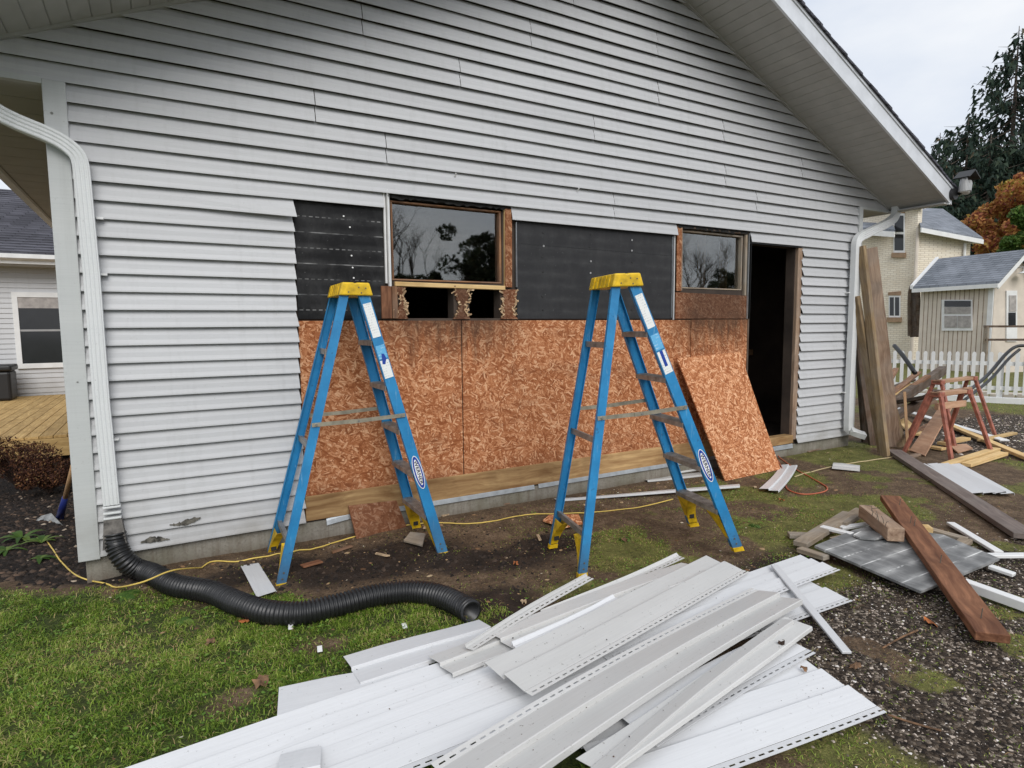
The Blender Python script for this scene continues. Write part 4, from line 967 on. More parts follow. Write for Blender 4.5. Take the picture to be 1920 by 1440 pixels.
# lowest layer first
panel((676, 1288), (945, 1203), zb, .25, 'short white panel at the left of the heap, pointing at the drain pipe mouth', hem=None)
panel((520, 1352), (820, 1290), zb, .22, 'stub of white panel poking out behind the lowest long panel on the left', hem=None, courses=1)
panel((200, 1599), (1330, 1160), zb+.012, .335, 'long white triple-course panel along the left front of the heap', courses=3, hem='near', sag=.004)
panel((1487, 1169), (1600, 1128), zb+.004, .27, 'lower of two white panel ends sticking out by the gravel', hem='near') if False else None
panel((1150, 1290), (1600, 1128), zb, .28, 'lower white panel with slotted hem whose end sticks out over the gravel', hem='near', sag=.003)
panel((1140, 1240), (1575, 1072), zb+.022, .25, 'upper white panel with three scalloped ends pointing at the debris pile', hem='near', courses=3)
panel((420, 1600), (1470, 1160), zb+.008, .36, 'wide white panel in the middle of the heap under a slotted strip', courses=3, hem='near')
panel((1180, 1520), (1664, 1338), zb+.002, .41, 'broad clean white panel at the front right of the heap', courses=3, hem='near')
panel((1230, 1400), (1527, 1226), zb+.028, .20, 'white panel mostly hidden under the dirty grey panel', courses=1, hem='near')
panel((850, 1275), (1290, 1092), zb+.030, .20, 'narrow beige panel ending in two steps near the middle left of the heap', mat='sheet_pale', courses=2, hem=None)
panel((998, 1307), (1406, 1074), zb+.050, .27, 'grey-white double panel with open scalloped end on top of the left half', mat='sheet_pale', courses=2, hem='near', za=zb+.085, lip=.024)
panel((965, 1224), (1335, 1078), zb+.052, .22, 'pale double panel behind the scalloped one, topped by a slotted strip', mat='sheet_pale', courses=2, hem=None)
panel((976, 1224), (1166, 1128), zb+.078, .055, 'short white slotted strip on the back of the heap', courses=1, hem='near', cat='trim strip', name='trim_strip')
panel((886, 1222), (1112, 1086), zb+.050, .05, 'dirty slotted strip pointing at the second ladder foot', mat='sheet_pale', courses=1, hem='near', cat='trim strip', name='trim_strip', za=zb+.06)
panel((1030, 1160), (1285, 1048), zb+.03, .06, 'grimy slotted channel along the back edge of the heap', mat='sheet_pale', courses=1, hem='near', cat='trim strip', name='trim_strip')
panel((900, 1530), (1500, 1134), zb+.060, .268, 'long dusty double panel with slotted far edge running through the middle', mat='sheet_pale', courses=2, hem='far', sag=.006, lip=.026)
panel((1085, 1500), (1484, 1170), zb+.066, .06, 'thin grey strip caught between the two long dirty panels', mat='sheet_pale', courses=1, hem=None, cat='trim strip', name='trim_strip')
panel((1140, 1470), (1526, 1183), zb+.052, .13, 'dirt-streaked single-course panel at the front of the long ones', mat='sheet_pale', courses=1, hem=None, sag=.008)
panel((520, 1462), (601, 1446), zb+.045, .115, 'short offcut of white siding lying crosswise on the lowest long panel', courses=1, hem=None)
board('trim_strip', G(1588, 1226, -.150)+Vector((0, 0, .004)), G(1452, 1060, zb+.062), .042, .012, MAT['sheet_white'], label='narrow white strip lying across the right end of the heap', cat='trim strip', group='loose siding heaped on the ground', bev=.002)
# pieces around the ladders
panel((519, 1112), (476, 1041), -.150, .105, 'short upturned white siding channel at the foot of the first ladder', courses=1, hem=None, cat='siding scrap', group='siding scraps on the grass', side=-1, lip=.008)
panel((1044, 941), (1392, 914), -.138, .085, 'long narrow white strip lying on the grass behind the second ladder', courses=1, hem=None, cat='siding scrap', group='siding scraps on the grass', cut=(0, .05))
for i, (pa, pb, z_, lb) in enumerate((((1215, 905), (1330, 892), -.135, 'lowest of three brownish siding pieces stacked by the foundation'), ((1205, 897), (1325, 880), -.115, 'middle of three brownish siding pieces stacked by the foundation'), ((1206, 888), (1312, 869), -.10, 'topmost of three brownish siding pieces stacked by the foundation'))):
    panel(pa, pb, z_, .12, lb, mat='sheet_pale', courses=1, hem=None, cat='siding scrap', group='siding scraps on the grass')
panel((1462, 924), (1497, 876), -.150, .16, 'white siding scrap under the orange cord', courses=2, hem=None, cat='siding scrap', group='siding scraps on the grass', side=1)
panel((1560, 879), (1612, 884), -.148, .30, 'square pale siding scrap by the leaning lumber', mat='sheet_pale', courses=2, hem=None, cat='siding scrap', group='siding scraps on the grass')
for i, (pa, pb, lb) in enumerate((((1845, 928), (1735, 873), 'white strip nearest the long dark plank'), ((1866, 927), (1757, 872), 'second white strip counted from the long dark plank'), ((1886, 928), (1778, 872), 'third white strip counted from the long dark plank'), ((1903, 929), (1800, 873), 'outermost white strip of the four by the long dark plank'))):
    panel(pa, pb, -.150+.004*i, .095, lb, lip=.022, courses=1, hem=None, cat='siding scrap', group='white strips beside the dark plank', side=-1)

# ================================================================== DEBRIS PILE AT THE RIGHT
def lie(name, pa, pb, za, zb_, wd, th, mat, label, cat='board', group=None, **k): return board(name, G(*pa, za), G(*pb, zb_), wd, th, MAT[mat], label=label, cat=cat, group=group, **k)
gd = 'broken boards in the debris pile'
lie('frame_board', (1478, 1003), (1540, 1006), -.145, -.145, .07, .03, 'wood_grey', 'weathered grey stub poking left out of the debris pile', group=gd)
lie('frame_board', (1500, 1021), (1592, 964), -.125, -.10, .09, .035, 'wood_grey', 'grey frame board rising along the left of the fibre sheet', group=gd)
lie('frame_board', (1575, 982), (1616, 958), -.11, -.095, .09, .035, 'wood_grey', 'short grey board behind the pale block', group=gd)
lie('frame_board', (1499, 1030), (1550, 1046), -.14, -.13, .06, .03, 'wood_grey', 'grey board under the left corner of the fibre sheet', group=gd)
lie('white_batten', (1540, 988), (1598, 1002), -.10, -.095, .05, .02, 'white', 'white batten crossing the grey frame board', group='white battens in the debris pile')
lie('white_batten', (1575, 990), (1634, 982), -.125, -.12, .05, .02, 'white', 'white batten lying behind the fibre sheet', group='white battens in the debris pile')
lie('frame_board', (1744, 994), (1812, 1013), -.11, -.12, .06, .03, 'wood_grey', 'grey frame rail behind the brown beam', group=gd)
lie('frame_board', (1796, 1026), (1812, 1013), -.12, -.115, .07, .03, 'wood_grey', 'short grey frame end right of the brown beam', group=gd)
lie('frame_board', (1738, 1012), (1792, 1026), -.135, -.135, .05, .025, 'wood_dark', 'dark slat inside the grey frame', group=gd)
lie('wood_offcut', (1733, 988), (1742, 995), -.10, -.10, .05, .04, 'wood_new', 'small pale offcut beside the brown beam', group=gd)
slab('fibre_sheet', [G(1726, 1113, -.125), G(1874, 1051, -.125), G(1768, 1006, -.105), G(1640, 988, -.10), G(1600, 997, -.10), G(1527, 1027, -.105)], .014, MAT['grey_sheet'], 'grey fibre sheet with pale dashed marks under the brown beam', 'sheet')
slab('broken_sheet', [G(1600, 1002, -.07), G(1612, 996, -.07), G(1640, 996, -.07), G(1660, 1006, -.072), G(1640, 1010, -.074), G(1612, 1008, -.074)], .012, MAT['grey_sheet'], 'small broken grey sheet wedged below the pale block', 'sheet')
lie('timber_block', (1624, 958), (1680, 1003), -.03, -.035, .10, .088, 'wood_weather', 'thick pale timber block with bent nails on the fibre sheet', cat='timber')
def nail(own, pts, r_=.002):
    o = MB().tube(pts, r_, 5).build('bent_nail', MAT['rivet']); o.parent = own; o.matrix_parent_inverse = own.matrix_basis.inverted()
tb = bpy.data.objects['timber_block']
for q in range(7):
    p = G(1632+q*5.5, 958+q*5.0, .012)+Vector((random.uniform(-.02, .02), random.uniform(-.02, .02), 0)); nail(tb, [p, p+Vector((random.uniform(-.01, .01), random.uniform(-.01, .01), .03)), p+Vector((random.uniform(-.04, .04), random.uniform(-.04, .04), .042))])
lie('timber_beam', (1669, 934), (1862, 1197), -.03, -.105, .135, .042, 'wood_brown', 'long reddish brown beam lying across the debris pile', cat='timber', jag=.012)
tb = bpy.data.objects['timber_beam']; a, b = G(1669, 934, -.03), G(1862, 1197, -.105)
for q in (.12, .3, .33, .62, .93):
    p = a.lerp(b, q)+Vector((.03*math.sin(q*20), 0, .018)); nail(tb, [p, p+Vector((.012, .0, .05))], .0022)
wb = 'white battens in the debris pile'
lie('frame_board', (1520, 1002), (1572, 992), -.135, -.125, .05, .025, 'wood_weather', 'thin pale slat between the grey frame boards', group=gd)
lie('frame_board', (1560, 1012), (1640, 992), -.115, -.105, .04, .022, 'wood_grey', 'long thin slat along the back of the fibre sheet', group=gd)
lie('white_batten', (1700, 1004), (1748, 1016), -.07, -.085, .035, .016, 'white', 'short white batten right of the pale block', group=wb)
lie('white_batten', (1782, 981), (1873, 1036), -.150, -.145, .055, .02, 'white', 'white batten pointing from the grass at the sheet corner', group=wb)
lie('white_batten', (1842, 1042), (1945, 1041), -.13, -.12, .05, .02, 'white', 'white batten running out of frame beside the sheet corner', group=wb)
lie('white_batten', (1855, 1062), (1902, 1078), -.14, -.15, .05, .02, 'white', 'broken white batten end below the sheet corner', group=wb)
lie('white_batten', (1806, 1094), (1940, 1142), -.125, -.14, .055, .05, 'white', 'thick white edged batten lowest in the debris pile', group=wb)
lie('long_plank', (1676, 846), (1925, 1006), -.135, -.135, .15, .04, 'wood_plank', 'long dark weathered plank on the grass by the white strips', cat='plank')

# ================================================================== LUMBER LEANING ON THE CORNER
def lean(ub, vb, ut, vt, yb_, yt, wd, th, mat, label, up=(0, 1, 0), **k):
    b = G(ub, vb, -.165); t_ = W(ut, vt, yt); return board('leaning_board', b, t_, wd, th, MAT[mat], label=label, cat='board', group='boards leaning on the corner', up=up, **k)
lean(1676, 838, 1630, 466, 0, -.16, .17, .04, 'wood_weather', 'wide weathered board in front of the others leaning at the corner', up=(-.5, -1, 0), jag=.01)
lean(1660, 856, 1615, 462, 0, -.14, .05, .09, 'wood_green', 'greenish thick-edged board beside the wide leaning board', up=(-.2, -1, 0))
lean(1655, 850, 1604, 556, 0, -.12, .05, .09, 'wood_green', 'shorter greenish board leaning behind the thick-edged one', up=(-.2, -1, 0))
lean(1640, 838, 1606, 600, 0, -.10, .14, .035, 'wood_dark', 'dark brown board leaning close to the downspout', up=(-.3, -1, 0))
lean(1625, 832, 1612, 640, 0, -.06, .13, .035, 'wood_dark', 'darkest board standing behind the leaning lumber', up=(-.3, -1, 0))
lean(1690, 838, 1640, 640, 0, -.10, .12, .035, 'wood_green', 'yellowish board whose foot shows right of the wide leaning board', up=(-.5, -1, 0))

# ================================================================== SAWHORSES AND LUMBER HEAP BEHIND THEM
def sawhorse(a, b, ht, spread, label, endspread=.10):
    """a, b: ground points under the ends of the beam"""
    a = Vector(a); b = Vector(b); root = empty('sawhorse', (a+b)/2); tag(root, label, 'sawhorse', 'red sawhorses beside the building')
    x = (b-a).normalized(); y = Vector((0, 0, 1)).cross(x); o_ = root.location; T = Vector((0, 0, ht))
    def bd(name, p, q, wd, th, mat, up=(0, 0, 1)):
        o = board(name, p, q, wd, th, mat, None, up=up, bev=.003); o.parent = root; o.matrix_parent_inverse = Matrix.Translation(-o_); return o
    bd('beam', a+T-x*.02, b+T+x*.02, .085, .04, MAT['plywood'])
    bd('rail', a+T*.80+x*.03, b+T*.80-x*.03, .04, .07, MAT['plywood'])
    for e, s_ in ((a, -1), (b, 1)):
        br = MB().box(-.05, .05, -.06, .06, -.035, .02).build('bracket', MAT['sawhorse'], root); br.location = e+T-o_-x*s_*.03; br.rotation_euler[2] = math.atan2(x.y, x.x); bevel(br, .008)
        for q in (-1, 1):
            top = e+T*.97+y*q*.045-x*s_*.02; ft = e+y*q*spread+x*s_*endspread; ft.z = gzf(ft.x, ft.y); bd('leg', top, ft, .034, .048, MAT['sawhorse'], up=x)
        c0 = e+T*.55+y*spread*.45; c1 = e+T*.55-y*spread*.45
    return root
def flatz(v): return Vector((v.x, v.y, gzf(v.x, v.y)))
sA, sB = flatz(G(1762, 862)), flatz(G(1838, 840))
def under(u, v, h_): d = ray(u, v); t_ = (-.19+h_-CAM[2])/d[2]; p = Vector(CAM+d*t_); return Vector((p.x, p.y, -.19))
sawhorse(under(1757, 716, .78), under(1823, 708, .78), .78, .27, 'red sawhorse with a pale beam nearest the grass')
sawhorse(under(1768, 738, .74)+Vector((.1, .12, 0)), under(1826, 732, .74)+Vector((.12, .12, 0)), .72, .25, 'second red sawhorse standing right behind the nearer one')
lh = 'lumber around the sawhorses'
lie2 = lambda nm, pa, pb, za, zb_, wd, th, mat, lb, cat='board', **k: lie(nm, pa, pb, za, zb_, wd, th, mat, lb, cat, lh, **k)
lie2('dark_beam', (1655, 770), (1768, 694), .02, .46, .11, .15, 'wood_dark', 'thick dark beam slanting up toward the picket fence')
lie2('scrap_board', (1672, 738), (1722, 698), .22, .42, .10, .035, 'wood_old', 'brown board on the heap next to the leaning lumber')
lie2('scrap_board', (1670, 728), (1712, 712), .25, .34, .09, .03, 'wood_dark', 'dark short board on top of the lumber heap')
lie2('scrap_board', (1672, 742), (1708, 720), .20, .28, .05, .03, 'wood_new', 'yellowish stick on the lumber heap')
lie2('scrap_board', (1668, 712), (1680, 692), .32, .42, .09, .05, 'wood_old', 'brown stub poking up beside the leaning lumber')
lie2('scrap_board', (1672, 756), (1752, 742), .1, .3, .12, .05, 'wood_dark', 'dark plank supporting the lumber heap')
lie2('scrap_board', (1664, 790), (1760, 735), -.1, .3, .13, .09, 'wood_dark', 'blackish plank propped under the lumber heap')
lie2('tool_shaft', (1702, 846), (1696, 736), -.16, .42, .032, .032, 'handle', 'upright wooden handle in front of the lumber heap', cat='shaft')
pl = [G(1706, 846, -.165), G(1735, 856, -.165), G(1790, 757, .30), G(1771, 752, .30)]
slab('plywood_strip', pl, .015, MAT['plywood'], 'pinkish plywood strip propped through the sawhorse legs', 'board')
pl2 = [G(1780, 834, -.15), G(1812, 832, -.15), G(1824, 840, -.15), G(1796, 848, -.15)]
slab('plywood_offcut', pl2, .015, MAT['plywood'], 'flat reddish plywood offcut under the sawhorse', 'board')
lie2('white_board', (1674, 763), (1884, 826), -.12, -.15, .11, .02, 'white', 'long white board lying behind the sawhorses')
lie2('pine_board', (1775, 795), (1935, 862), -.14, -.15, .09, .035, 'wood_new', 'long yellow pine board running out of frame past the sawhorses')
lie2('pine_board', (1676, 775), (1720, 815), -.1, -.14, .16, .03, 'wood_new', 'yellow pine board behind the upright handle')
lie2('pine_board', (1765, 832), (1812, 822), -.13, -.12, .10, .035, 'wood_new', 'short yellow board under the far sawhorse legs')
lie2('pine_board', (1745, 838), (1770, 842), -.15, -.15, .10, .03, 'wood_new', 'small yellow offcut at the foot of the plywood strip')
lie2('pine_board', (1773, 872), (1868, 842), -.14, -.14, .085, .036, 'wood_new', 'yellow two-by-four lying left of its twin on the grass')
lie2('pine_board', (1812, 872), (1882, 850), -.145, -.145, .085, .036, 'wood_new', 'yellow two-by-four lying right of its twin on the grass')
lie2('scrap_board', (1676, 748), (1740, 705), .12, .42, .09, .04, 'wood_old', 'reddish brown board lying against the thick dark beam')
lie2('scrap_board', (1690, 776), (1756, 752), -.02, .18, .09, .04, 'wood_weather', 'pale weathered board low in the lumber heap')
lie2('scrap_board', (1712, 812), (1752, 792), -.13, -.10, .08, .03, 'wood_old', 'short brown board on the gravel behind the plywood strip')
lie2('pine_board', (1838, 826), (1902, 812), -.15, -.15, .07, .03, 'wood_new', 'short yellow offcut on the gravel right of the sawhorses')
lie2('scrap_board', (1690, 862), (1722, 852), -.155, -.155, .06, .025, 'wood_weather', 'small weathered offcut at the end of the long dark plank')
lie2('dark_stick', (1660, 835), (1720, 800), -.15, -.12, .05, .05, 'wood_dark', 'dark stick on the ground behind the leaning lumber')

# ================================================================== PICKET FENCE
f0 = G(1652, 744, -.19); f1 = G(1925, 758, -.19); fd = (f1-f0).normalized(); f1 = f1+fd*1.6; FL = (f1-f0).length
fence = empty('picket_fence', f0); fence.rotation_euler[2] = math.atan2(fd.y, fd.x); tag(fence, 'white picket fence with rounded tops in front of the brick house', 'fence')
pk = MB(); pw = .030; prof = [(-pw, .16), (pw, .16), (pw, .86)]+[(pw*1.12*math.cos(q*math.pi/6), .90+.055*math.sin(q*math.pi/6)) for q in range(7)]+[(-pw, .86)]
pk.prism([(x, -.012, z) for x, z in prof], (0, .022, 0)); pkm = pk.mesh('picket'); pkm.materials.append(MAT['white'])
n = int(FL/.128)
for i in range(n): o = link('picket', pkm, None, fence); o.location = (i*.128+.08, 0, 0)
for z, h_ in ((.70, .07), (.24, .07)): MB().box(0, FL, .012, .05, z, z+h_).build('rail', MAT['white'], fence)
for i in range(int(FL/1.9)+1): MB().box(i*1.9-.045, i*1.9+.045, .055, .145, -.3, .93).build('post', MAT['white'], fence)
MB().box(-.1, FL, -.05, .12, -.1, .10).build('base_board', MAT['white'], fence)
# low stone edging behind the fence
se = empty('stone_edging', f0+Vector((.5, .25, 0))); se.rotation_euler[2] = math.atan2(fd.y, fd.x); tag(se, 'low row of pale stones behind the fence foot', 'edging')
for i in range(int(FL/.2)): 
    o = MB().box(i*.2+.01, i*.2+.19, .1, .25, -.05, .13+random.uniform(-.02, .02)).build('stone', MAT['tan'], se); bevel(o, .02, 2)
# black pipes leaning on the fence
def polepipe(label, pts, r_): o = MB().tube(smooth_path(pts, 6), r_, 10).build('black_pipe', MAT['pipe'], smooth=True); tag(o, label, 'pipe', 'black pipes leaning at the fence')
polepipe('black bent pipe rising to the right over the picket fence', [D(1800, 745, 11.2), D(1850, 705, 12.3), D(1885, 665, 12.9), D(1905, 650, 13.1), D(1925, 648, 13.2)], .026)
polepipe('second black pipe just below the bent one at the fence', [D(1806, 752, 11.2), D(1856, 712, 12.2), D(1890, 674, 12.8), D(1912, 655, 13.0)], .022)
polepipe('straight black pipe sticking up left of the dark beam', [D(1716, 700, 11.0), D(1694, 668, 11.3), D(1677, 648, 11.6)], .032)

# ================================================================== CREAM BRICK HOUSE
def poly_part(name, pts, mat, parent, vec=None):
    o0 = parent.matrix_basis.inverted(); P = [o0 @ Vector(p) for p in pts]
    mb = MB(); mb.prism(P, o0.to_3x3() @ Vector(vec or (0, 0, .02))); o = mb.build(name, mat, parent)
    bm = bmesh.new(); bm.from_mesh(o.data); bmesh.ops.recalc_face_normals(bm, faces=bm.faces); bm.to_mesh(o.data); bm.free(); return o
dB = 27.0
cb = D(1709, 640, dB); cb.z = 0
left = D(1600, 640, dB+1.0); left.z = 0; right = D(1809, 640, dB+1.6); right.z = 0
bh = empty('brick_house', (cb.x, cb.y, -.25)); tag(bh, 'cream painted brick house with grey roof behind the fence', 'house')
lx = (left-cb).normalized(); rx = (right-cb).normalized()
def atplane(u, v, o_, dirv):      # pixel on the vertical plane through o_ along dirv
    n_ = Vector((-dirv.y, dirv.x, 0)); d = Vector(ray(u, v)); c_ = Vector(CAM); t_ = (o_-c_).dot(n_)/d.dot(n_); return c_+d*t_
Lp = lambda u, v: atplane(u, v, cb, lx); Rp = lambda u, v: atplane(u, v, cb, rx)
inn = (lx+rx).normalized()
if inn.dot(Vector((CAM[0], CAM[1], 0))-cb) > 0: inn = -inn
awayL = Vector((-lx.y, lx.x, 0)); awayL = awayL if awayL.dot(cb-Vector((0, -4.2, 0))) > 0 else -awayL
awayR = Vector((-rx.y, rx.x, 0)); awayR = awayR if awayR.dot(cb-Vector((0, -4.2, 0))) > 0 else -awayR
def foot(p, z=-.4): return Vector((p.x, p.y, z))
# left tall face
A, B_ = Lp(1590, 640), cb.copy(); tz = Lp(1712, 384).z
poly_part('wall', [foot(A), foot(B_), Vector((B_.x, B_.y, tz)), Vector((A.x, A.y, tz))], MAT['brick'], bh, awayL*.3)
# right face, receding
C_ = Rp(1809, 640); ez = Rp(1809, 452).z; ez0 = Rp(1712, 428).z
poly_part('wall', [foot(cb+rx*.02), foot(C_), Vector((C_.x, C_.y, ez+.12)), Vector((cb.x, cb.y, ez0+.12))+rx*.02], MAT['brick'], bh, awayR*.3)
# roofs
E0 = Rp(1711, 430)-awayR*.35; E1 = Rp(1826, 452)-awayR*.35; T0 = D(1712, 393, dB+3.5); T1 = D(1728, 394, dB+3.5)
rf = poly_part('roof', [E0, E1, T1+rx*1.0, T0], MAT['roof_grey'], bh, (0, 0, .08))
poly_part('eave_board', [E0, E1, E1+Vector((0, 0, -.16)), E0+Vector((0, 0, -.16))], MAT['white'], bh, -awayR*.05)
G0 = Lp(1600, 430)-awayL*.4; G1 = Lp(1689, 436)-awayL*.4; H0 = Lp(1600, 398)+awayL*.8; H1 = Lp(1640, 399)+awayL*.8
poly_part('roof', [G0, G1, H1, H0], MAT['roof_grey'], bh, (0, 0, .08))
poly_part('eave_board', [G0, G1, G1+Vector((0, 0, -.2)), G0+Vector((0, 0, -.2))], MAT['white'], bh, -awayL*.05)
K0 = Lp(1640, 372)-awayL*.3; K1 = Lp(1722, 378)-awayL*.3; K2 = Lp(1731, 391)-awayL*.3; K3 = Lp(1640, 386)-awayL*.3
poly_part('eave_board', [K0, K1, K2, K3], MAT['soffit'], bh, awayL*.5)
def brick_window(u0, v0, u1, v1, P_, away, sill=True, mull='h'):
    a, b, c_, d_ = P_(u0, v0), P_(u1, v0), P_(u1, v1), P_(u0, v1); wn = empty('window', (0, 0, 0), parent=bh); wn.matrix_basis = bh.matrix_basis.inverted()
    f = lambda nm, pts, m, off, th: (lambda o: o)(MB().prism([p-away*off for p in pts], away*th).build(nm, m, wn))
    f('frame', [a, b, c_, d_], MAT['white'], .03, .02); ins = .10
    lerp2 = lambda s_, t_: a.lerp(b, s_).lerp(d_.lerp(c_, s_), t_)
    panes = [(.10, .90, .06, .47), (.10, .90, .53, .94)] if mull == 'h' else [(.10, .45, .08, .92), (.55, .90, .08, .92)]
    for s0, s1, t0, t1 in panes: f('pane', [lerp2(s0, t0), lerp2(s1, t0), lerp2(s1, t1), lerp2(s0, t1)], MAT['glass_dark'], .036, .005)
    if sill: f('sill', [d_.lerp(c_, -.1), d_.lerp(c_, 1.1), d_.lerp(c_, 1.1)+Vector((0, 0, -.18)), d_.lerp(c_, -.1)+Vector((0, 0, -.18))], MAT['sill'], .10, .1)
    f('lintel', [a.lerp(b, -.05)+Vector((0, 0, .12)), b+Vector((0, 0, .16)), b, a.lerp(b, -.05)], MAT['sill'], .045, .04)
brick_window(1676, 400, 1697, 474, Lp, awayL); brick_window(1667, 554, 1689, 595, Lp, awayL, mull='v')
o = MB(); o.tube([cb-inn*.12+Vector((0, 0, z)) for z in (-.3, ez0)], .06, 8); dp = o.build('downspout', MAT['tan'], bh); dp.matrix_parent_inverse = bh.matrix_basis.inverted()
e = Rp(1806, 455); o = MB(); o.tube([Vector((e.x, e.y, z))-awayR*.08 for z in (-.3, ez-.1)]+[E1+Vector((0, 0, -.1))], .05, 8); dp = o.build('downspout', MAT['white'], bh); dp.matrix_parent_inverse = bh.matrix_basis.inverted()

# ---- tan board addition
dS = 23.0
s0 = D(1722, 640, dS+1.2); s1 = D(1859, 640, dS); s2 = D(1935, 640, dS+1.1)
for q in (s0, s1, s2): q.z = 0
sh = empty('board_addition', (s1.x, s1.y, -.25)); tag(sh, 'tan vertical-board addition with grey gable roof beside the brick house', 'house')
ax_ = (s0-s1).normalized(); bx_ = (s2-s1).normalized(); aw = Vector((-ax_.y, ax_.x, 0)); aw = aw if aw.dot(s1-Vector((0, -4.2, 0))) > 0 else -aw; bw_ = Vector((-bx_.y, bx_.x, 0)); bw_ = bw_ if bw_.dot(s1-Vector((0, -4.2, 0))) > 0 else -bw_
Sp = lambda u, v: atplane(u, v, s1, ax_); Tp = lambda u, v: atplane(u, v, s1, bx_)
ze = Sp(1859, 530).z; za_ = Tp(1908, 478); wl = Sp(1722, 640)
poly_part('wall', [foot(wl), foot(s1), Vector((s1.x, s1.y, ze)), Vector((wl.x, wl.y, ze))], MAT['tan'], sh, aw*.1)
far_ = za_+(Vector((za_.x, za_.y, 0))-s1)*1.0; far_.z = ze
poly_part('wall', [foot(s1+bx_*.005), foot(far_), far_, za_, Vector((s1.x, s1.y, ze))+bx_*.005], MAT['tan'], sh, bw_*.1)
# grooves between boards
Lw = (wl-s1); Lw.z = 0; nbd = 16
for i in range(1, nbd): q = s1+Lw*(i/nbd); poly_part('board_groove', [foot(q), foot(q+ax_*.02), Vector((q.x, q.y, ze))+ax_*.02, Vector((q.x, q.y, ze))], MAT['wood_weather'], sh, -aw*.004)
ev0 = Vector((wl.x, wl.y, ze-.05))-aw*.25+ax_*.1; ev1 = Vector((s1.x, s1.y, ze-.05))-aw*.25-ax_*.25; rd_ = Vector((za_.x, za_.y, za_.z+.08))-ax_*.25; rdl = rd_+(ev0-ev1)
poly_part('roof', [ev0, ev1, rd_, rdl], MAT['roof_grey'], sh, (0, 0, .06))
far2 = Vector((far_.x, far_.y, ze-.05))-ax_*.25; poly_part('roof', [rd_, far2, far2+(ev0-ev1), rdl], MAT['roof_grey'], sh, (0, 0, .06))
poly_part('eave_board', [ev0, ev1, ev1+Vector((0, 0, -.12)), ev0+Vector((0, 0, -.12))], MAT['white'], sh, -aw*.05)
poly_part('rake_board', [ev1, rd_, rd_+Vector((0, 0, -.16)), ev1+Vector((0, 0, -.16))], MAT['white'], sh, ax_*.04); poly_part('rake_board', [rd_, far2, far2+Vector((0, 0, -.16)), rd_+Vector((0, 0, -.16))], MAT['white'], sh, ax_*.04)
poly_part('rake_board', [ev0, rdl, rdl+Vector((0, 0, .12)), ev0+Vector((0, 0, .12))], MAT['white'], sh, ax_*.1)
poly_part('corner_board', [foot(s1-aw*.02), foot(s1-aw*.02)+ax_*.14, Vector((s1.x, s1.y, ze-.1))-aw*.02+ax_*.14, Vector((s1.x, s1.y, ze-.1))-aw*.02], MAT['white'], sh, -aw*.03)
def rect_px(P_, u0, v0, u1, v1): return [P_(u0, v0), P_(u1, v0), P_(u1, v1), P_(u0, v1)]
wn = poly_part('window', rect_px(Sp, 1767, 562, 1824, 620), MAT['white'], sh, -aw*.04)
for (u0, v0, u1, v1, m_) in ((1773, 564, 1822, 575, 'glass_dark'), (1773, 576, 1822, 588, 'curtain'), (1773, 592, 1796, 614, 'curtain'), (1798, 592, 1822, 614, 'curtain')):
    o = MB().prism([p-aw*.05 for p in rect_px(Sp, u0, v0, u1, v1)], -aw*.01).build('pane', MAT[m_], wn); o.matrix_parent_inverse = (sh.matrix_basis @ wn.matrix_basis).inverted()
dr = poly_part('door', rect_px(Tp, 1885, 545, 1905, 640), MAT['white'], sh, -bw_*.04)
for (u0, v0, u1, v1, m_) in ((1889, 554, 1902, 584, 'curtain'), (1888, 586, 1901, 612, 'glass_dark')):
    o = MB().prism([p-bw_*.05 for p in rect_px(Tp, u0, v0, u1, v1)], -bw_*.01).build('pane', MAT[m_], dr); o.matrix_parent_inverse = (sh.matrix_basis @ dr.matrix_basis).inverted()
lm = Tp(1905, 510)-bw_*.25; o = MB(); o.tube([lm+bw_*.25+Vector((0, 0, .12)), lm+Vector((0, 0, .12)), lm], [.02, .02, .05], 8); o.tube([lm, lm+Vector((0, 0, -.06))], [.06, .17], 12); q = o.build('wall_lamp', MAT['white'], sh); q.matrix_parent_inverse = sh.matrix_basis.inverted()
# porch rail
pr = empty('porch_railing', D(1846, 650, dS-1.2)); pr.location.z = -.25; tag(pr, 'weathered grey porch railing at the door of the addition', 'railing')
r0, r1 = D(1846, 612, dS-1.2), D(1940, 612, dS-.4); pi_ = pr.matrix_basis.inverted()
for v in (612, 637):
    a, b = D(1846, v, dS-1.2), D(1945, v, dS-.4); o = MB().beam(a, b, .09, .06).build('rail', MAT['wood_dark'], pr); o.matrix_parent_inverse = pi_
for u in (1850, 1930):
    a = D(u, 612, dS-1.2+.8*(u-1846)/99); o = MB().beam(foot(a), a, .1, .1).build('post', MAT['wood_grey'], pr); o.matrix_parent_inverse = pi_
# rounded cellar door / trellis between brick house and addition
arch = empty('arched_trellis', (0, 0, 0)); ar = D(1713, 640, dS+2.0); ar.z = -.25; arch.location = ar; tag(arch, 'rusty dark arched frame between brick house and addition', 'frame')
o = MB().tube(smooth_path([D(1706, 630, dS+2), D(1706, 560, dS+2), D(1710, 536, dS+2), D(1717, 532, dS+2), D(1721, 545, dS+2), D(1722, 632, dS+2)], 6), .07, 8).build('hoop', MAT['wood_dark'], arch); o.matrix_parent_inverse = arch.matrix_basis.inverted()
o = MB().beam(D(1712, 632, dS+2.1), D(1712, 540, dS+2.1), .30, .05, (0, -1, 0)).build('slat', MAT['wood_dark'], arch); o.matrix_parent_inverse = arch.matrix_basis.inverted()

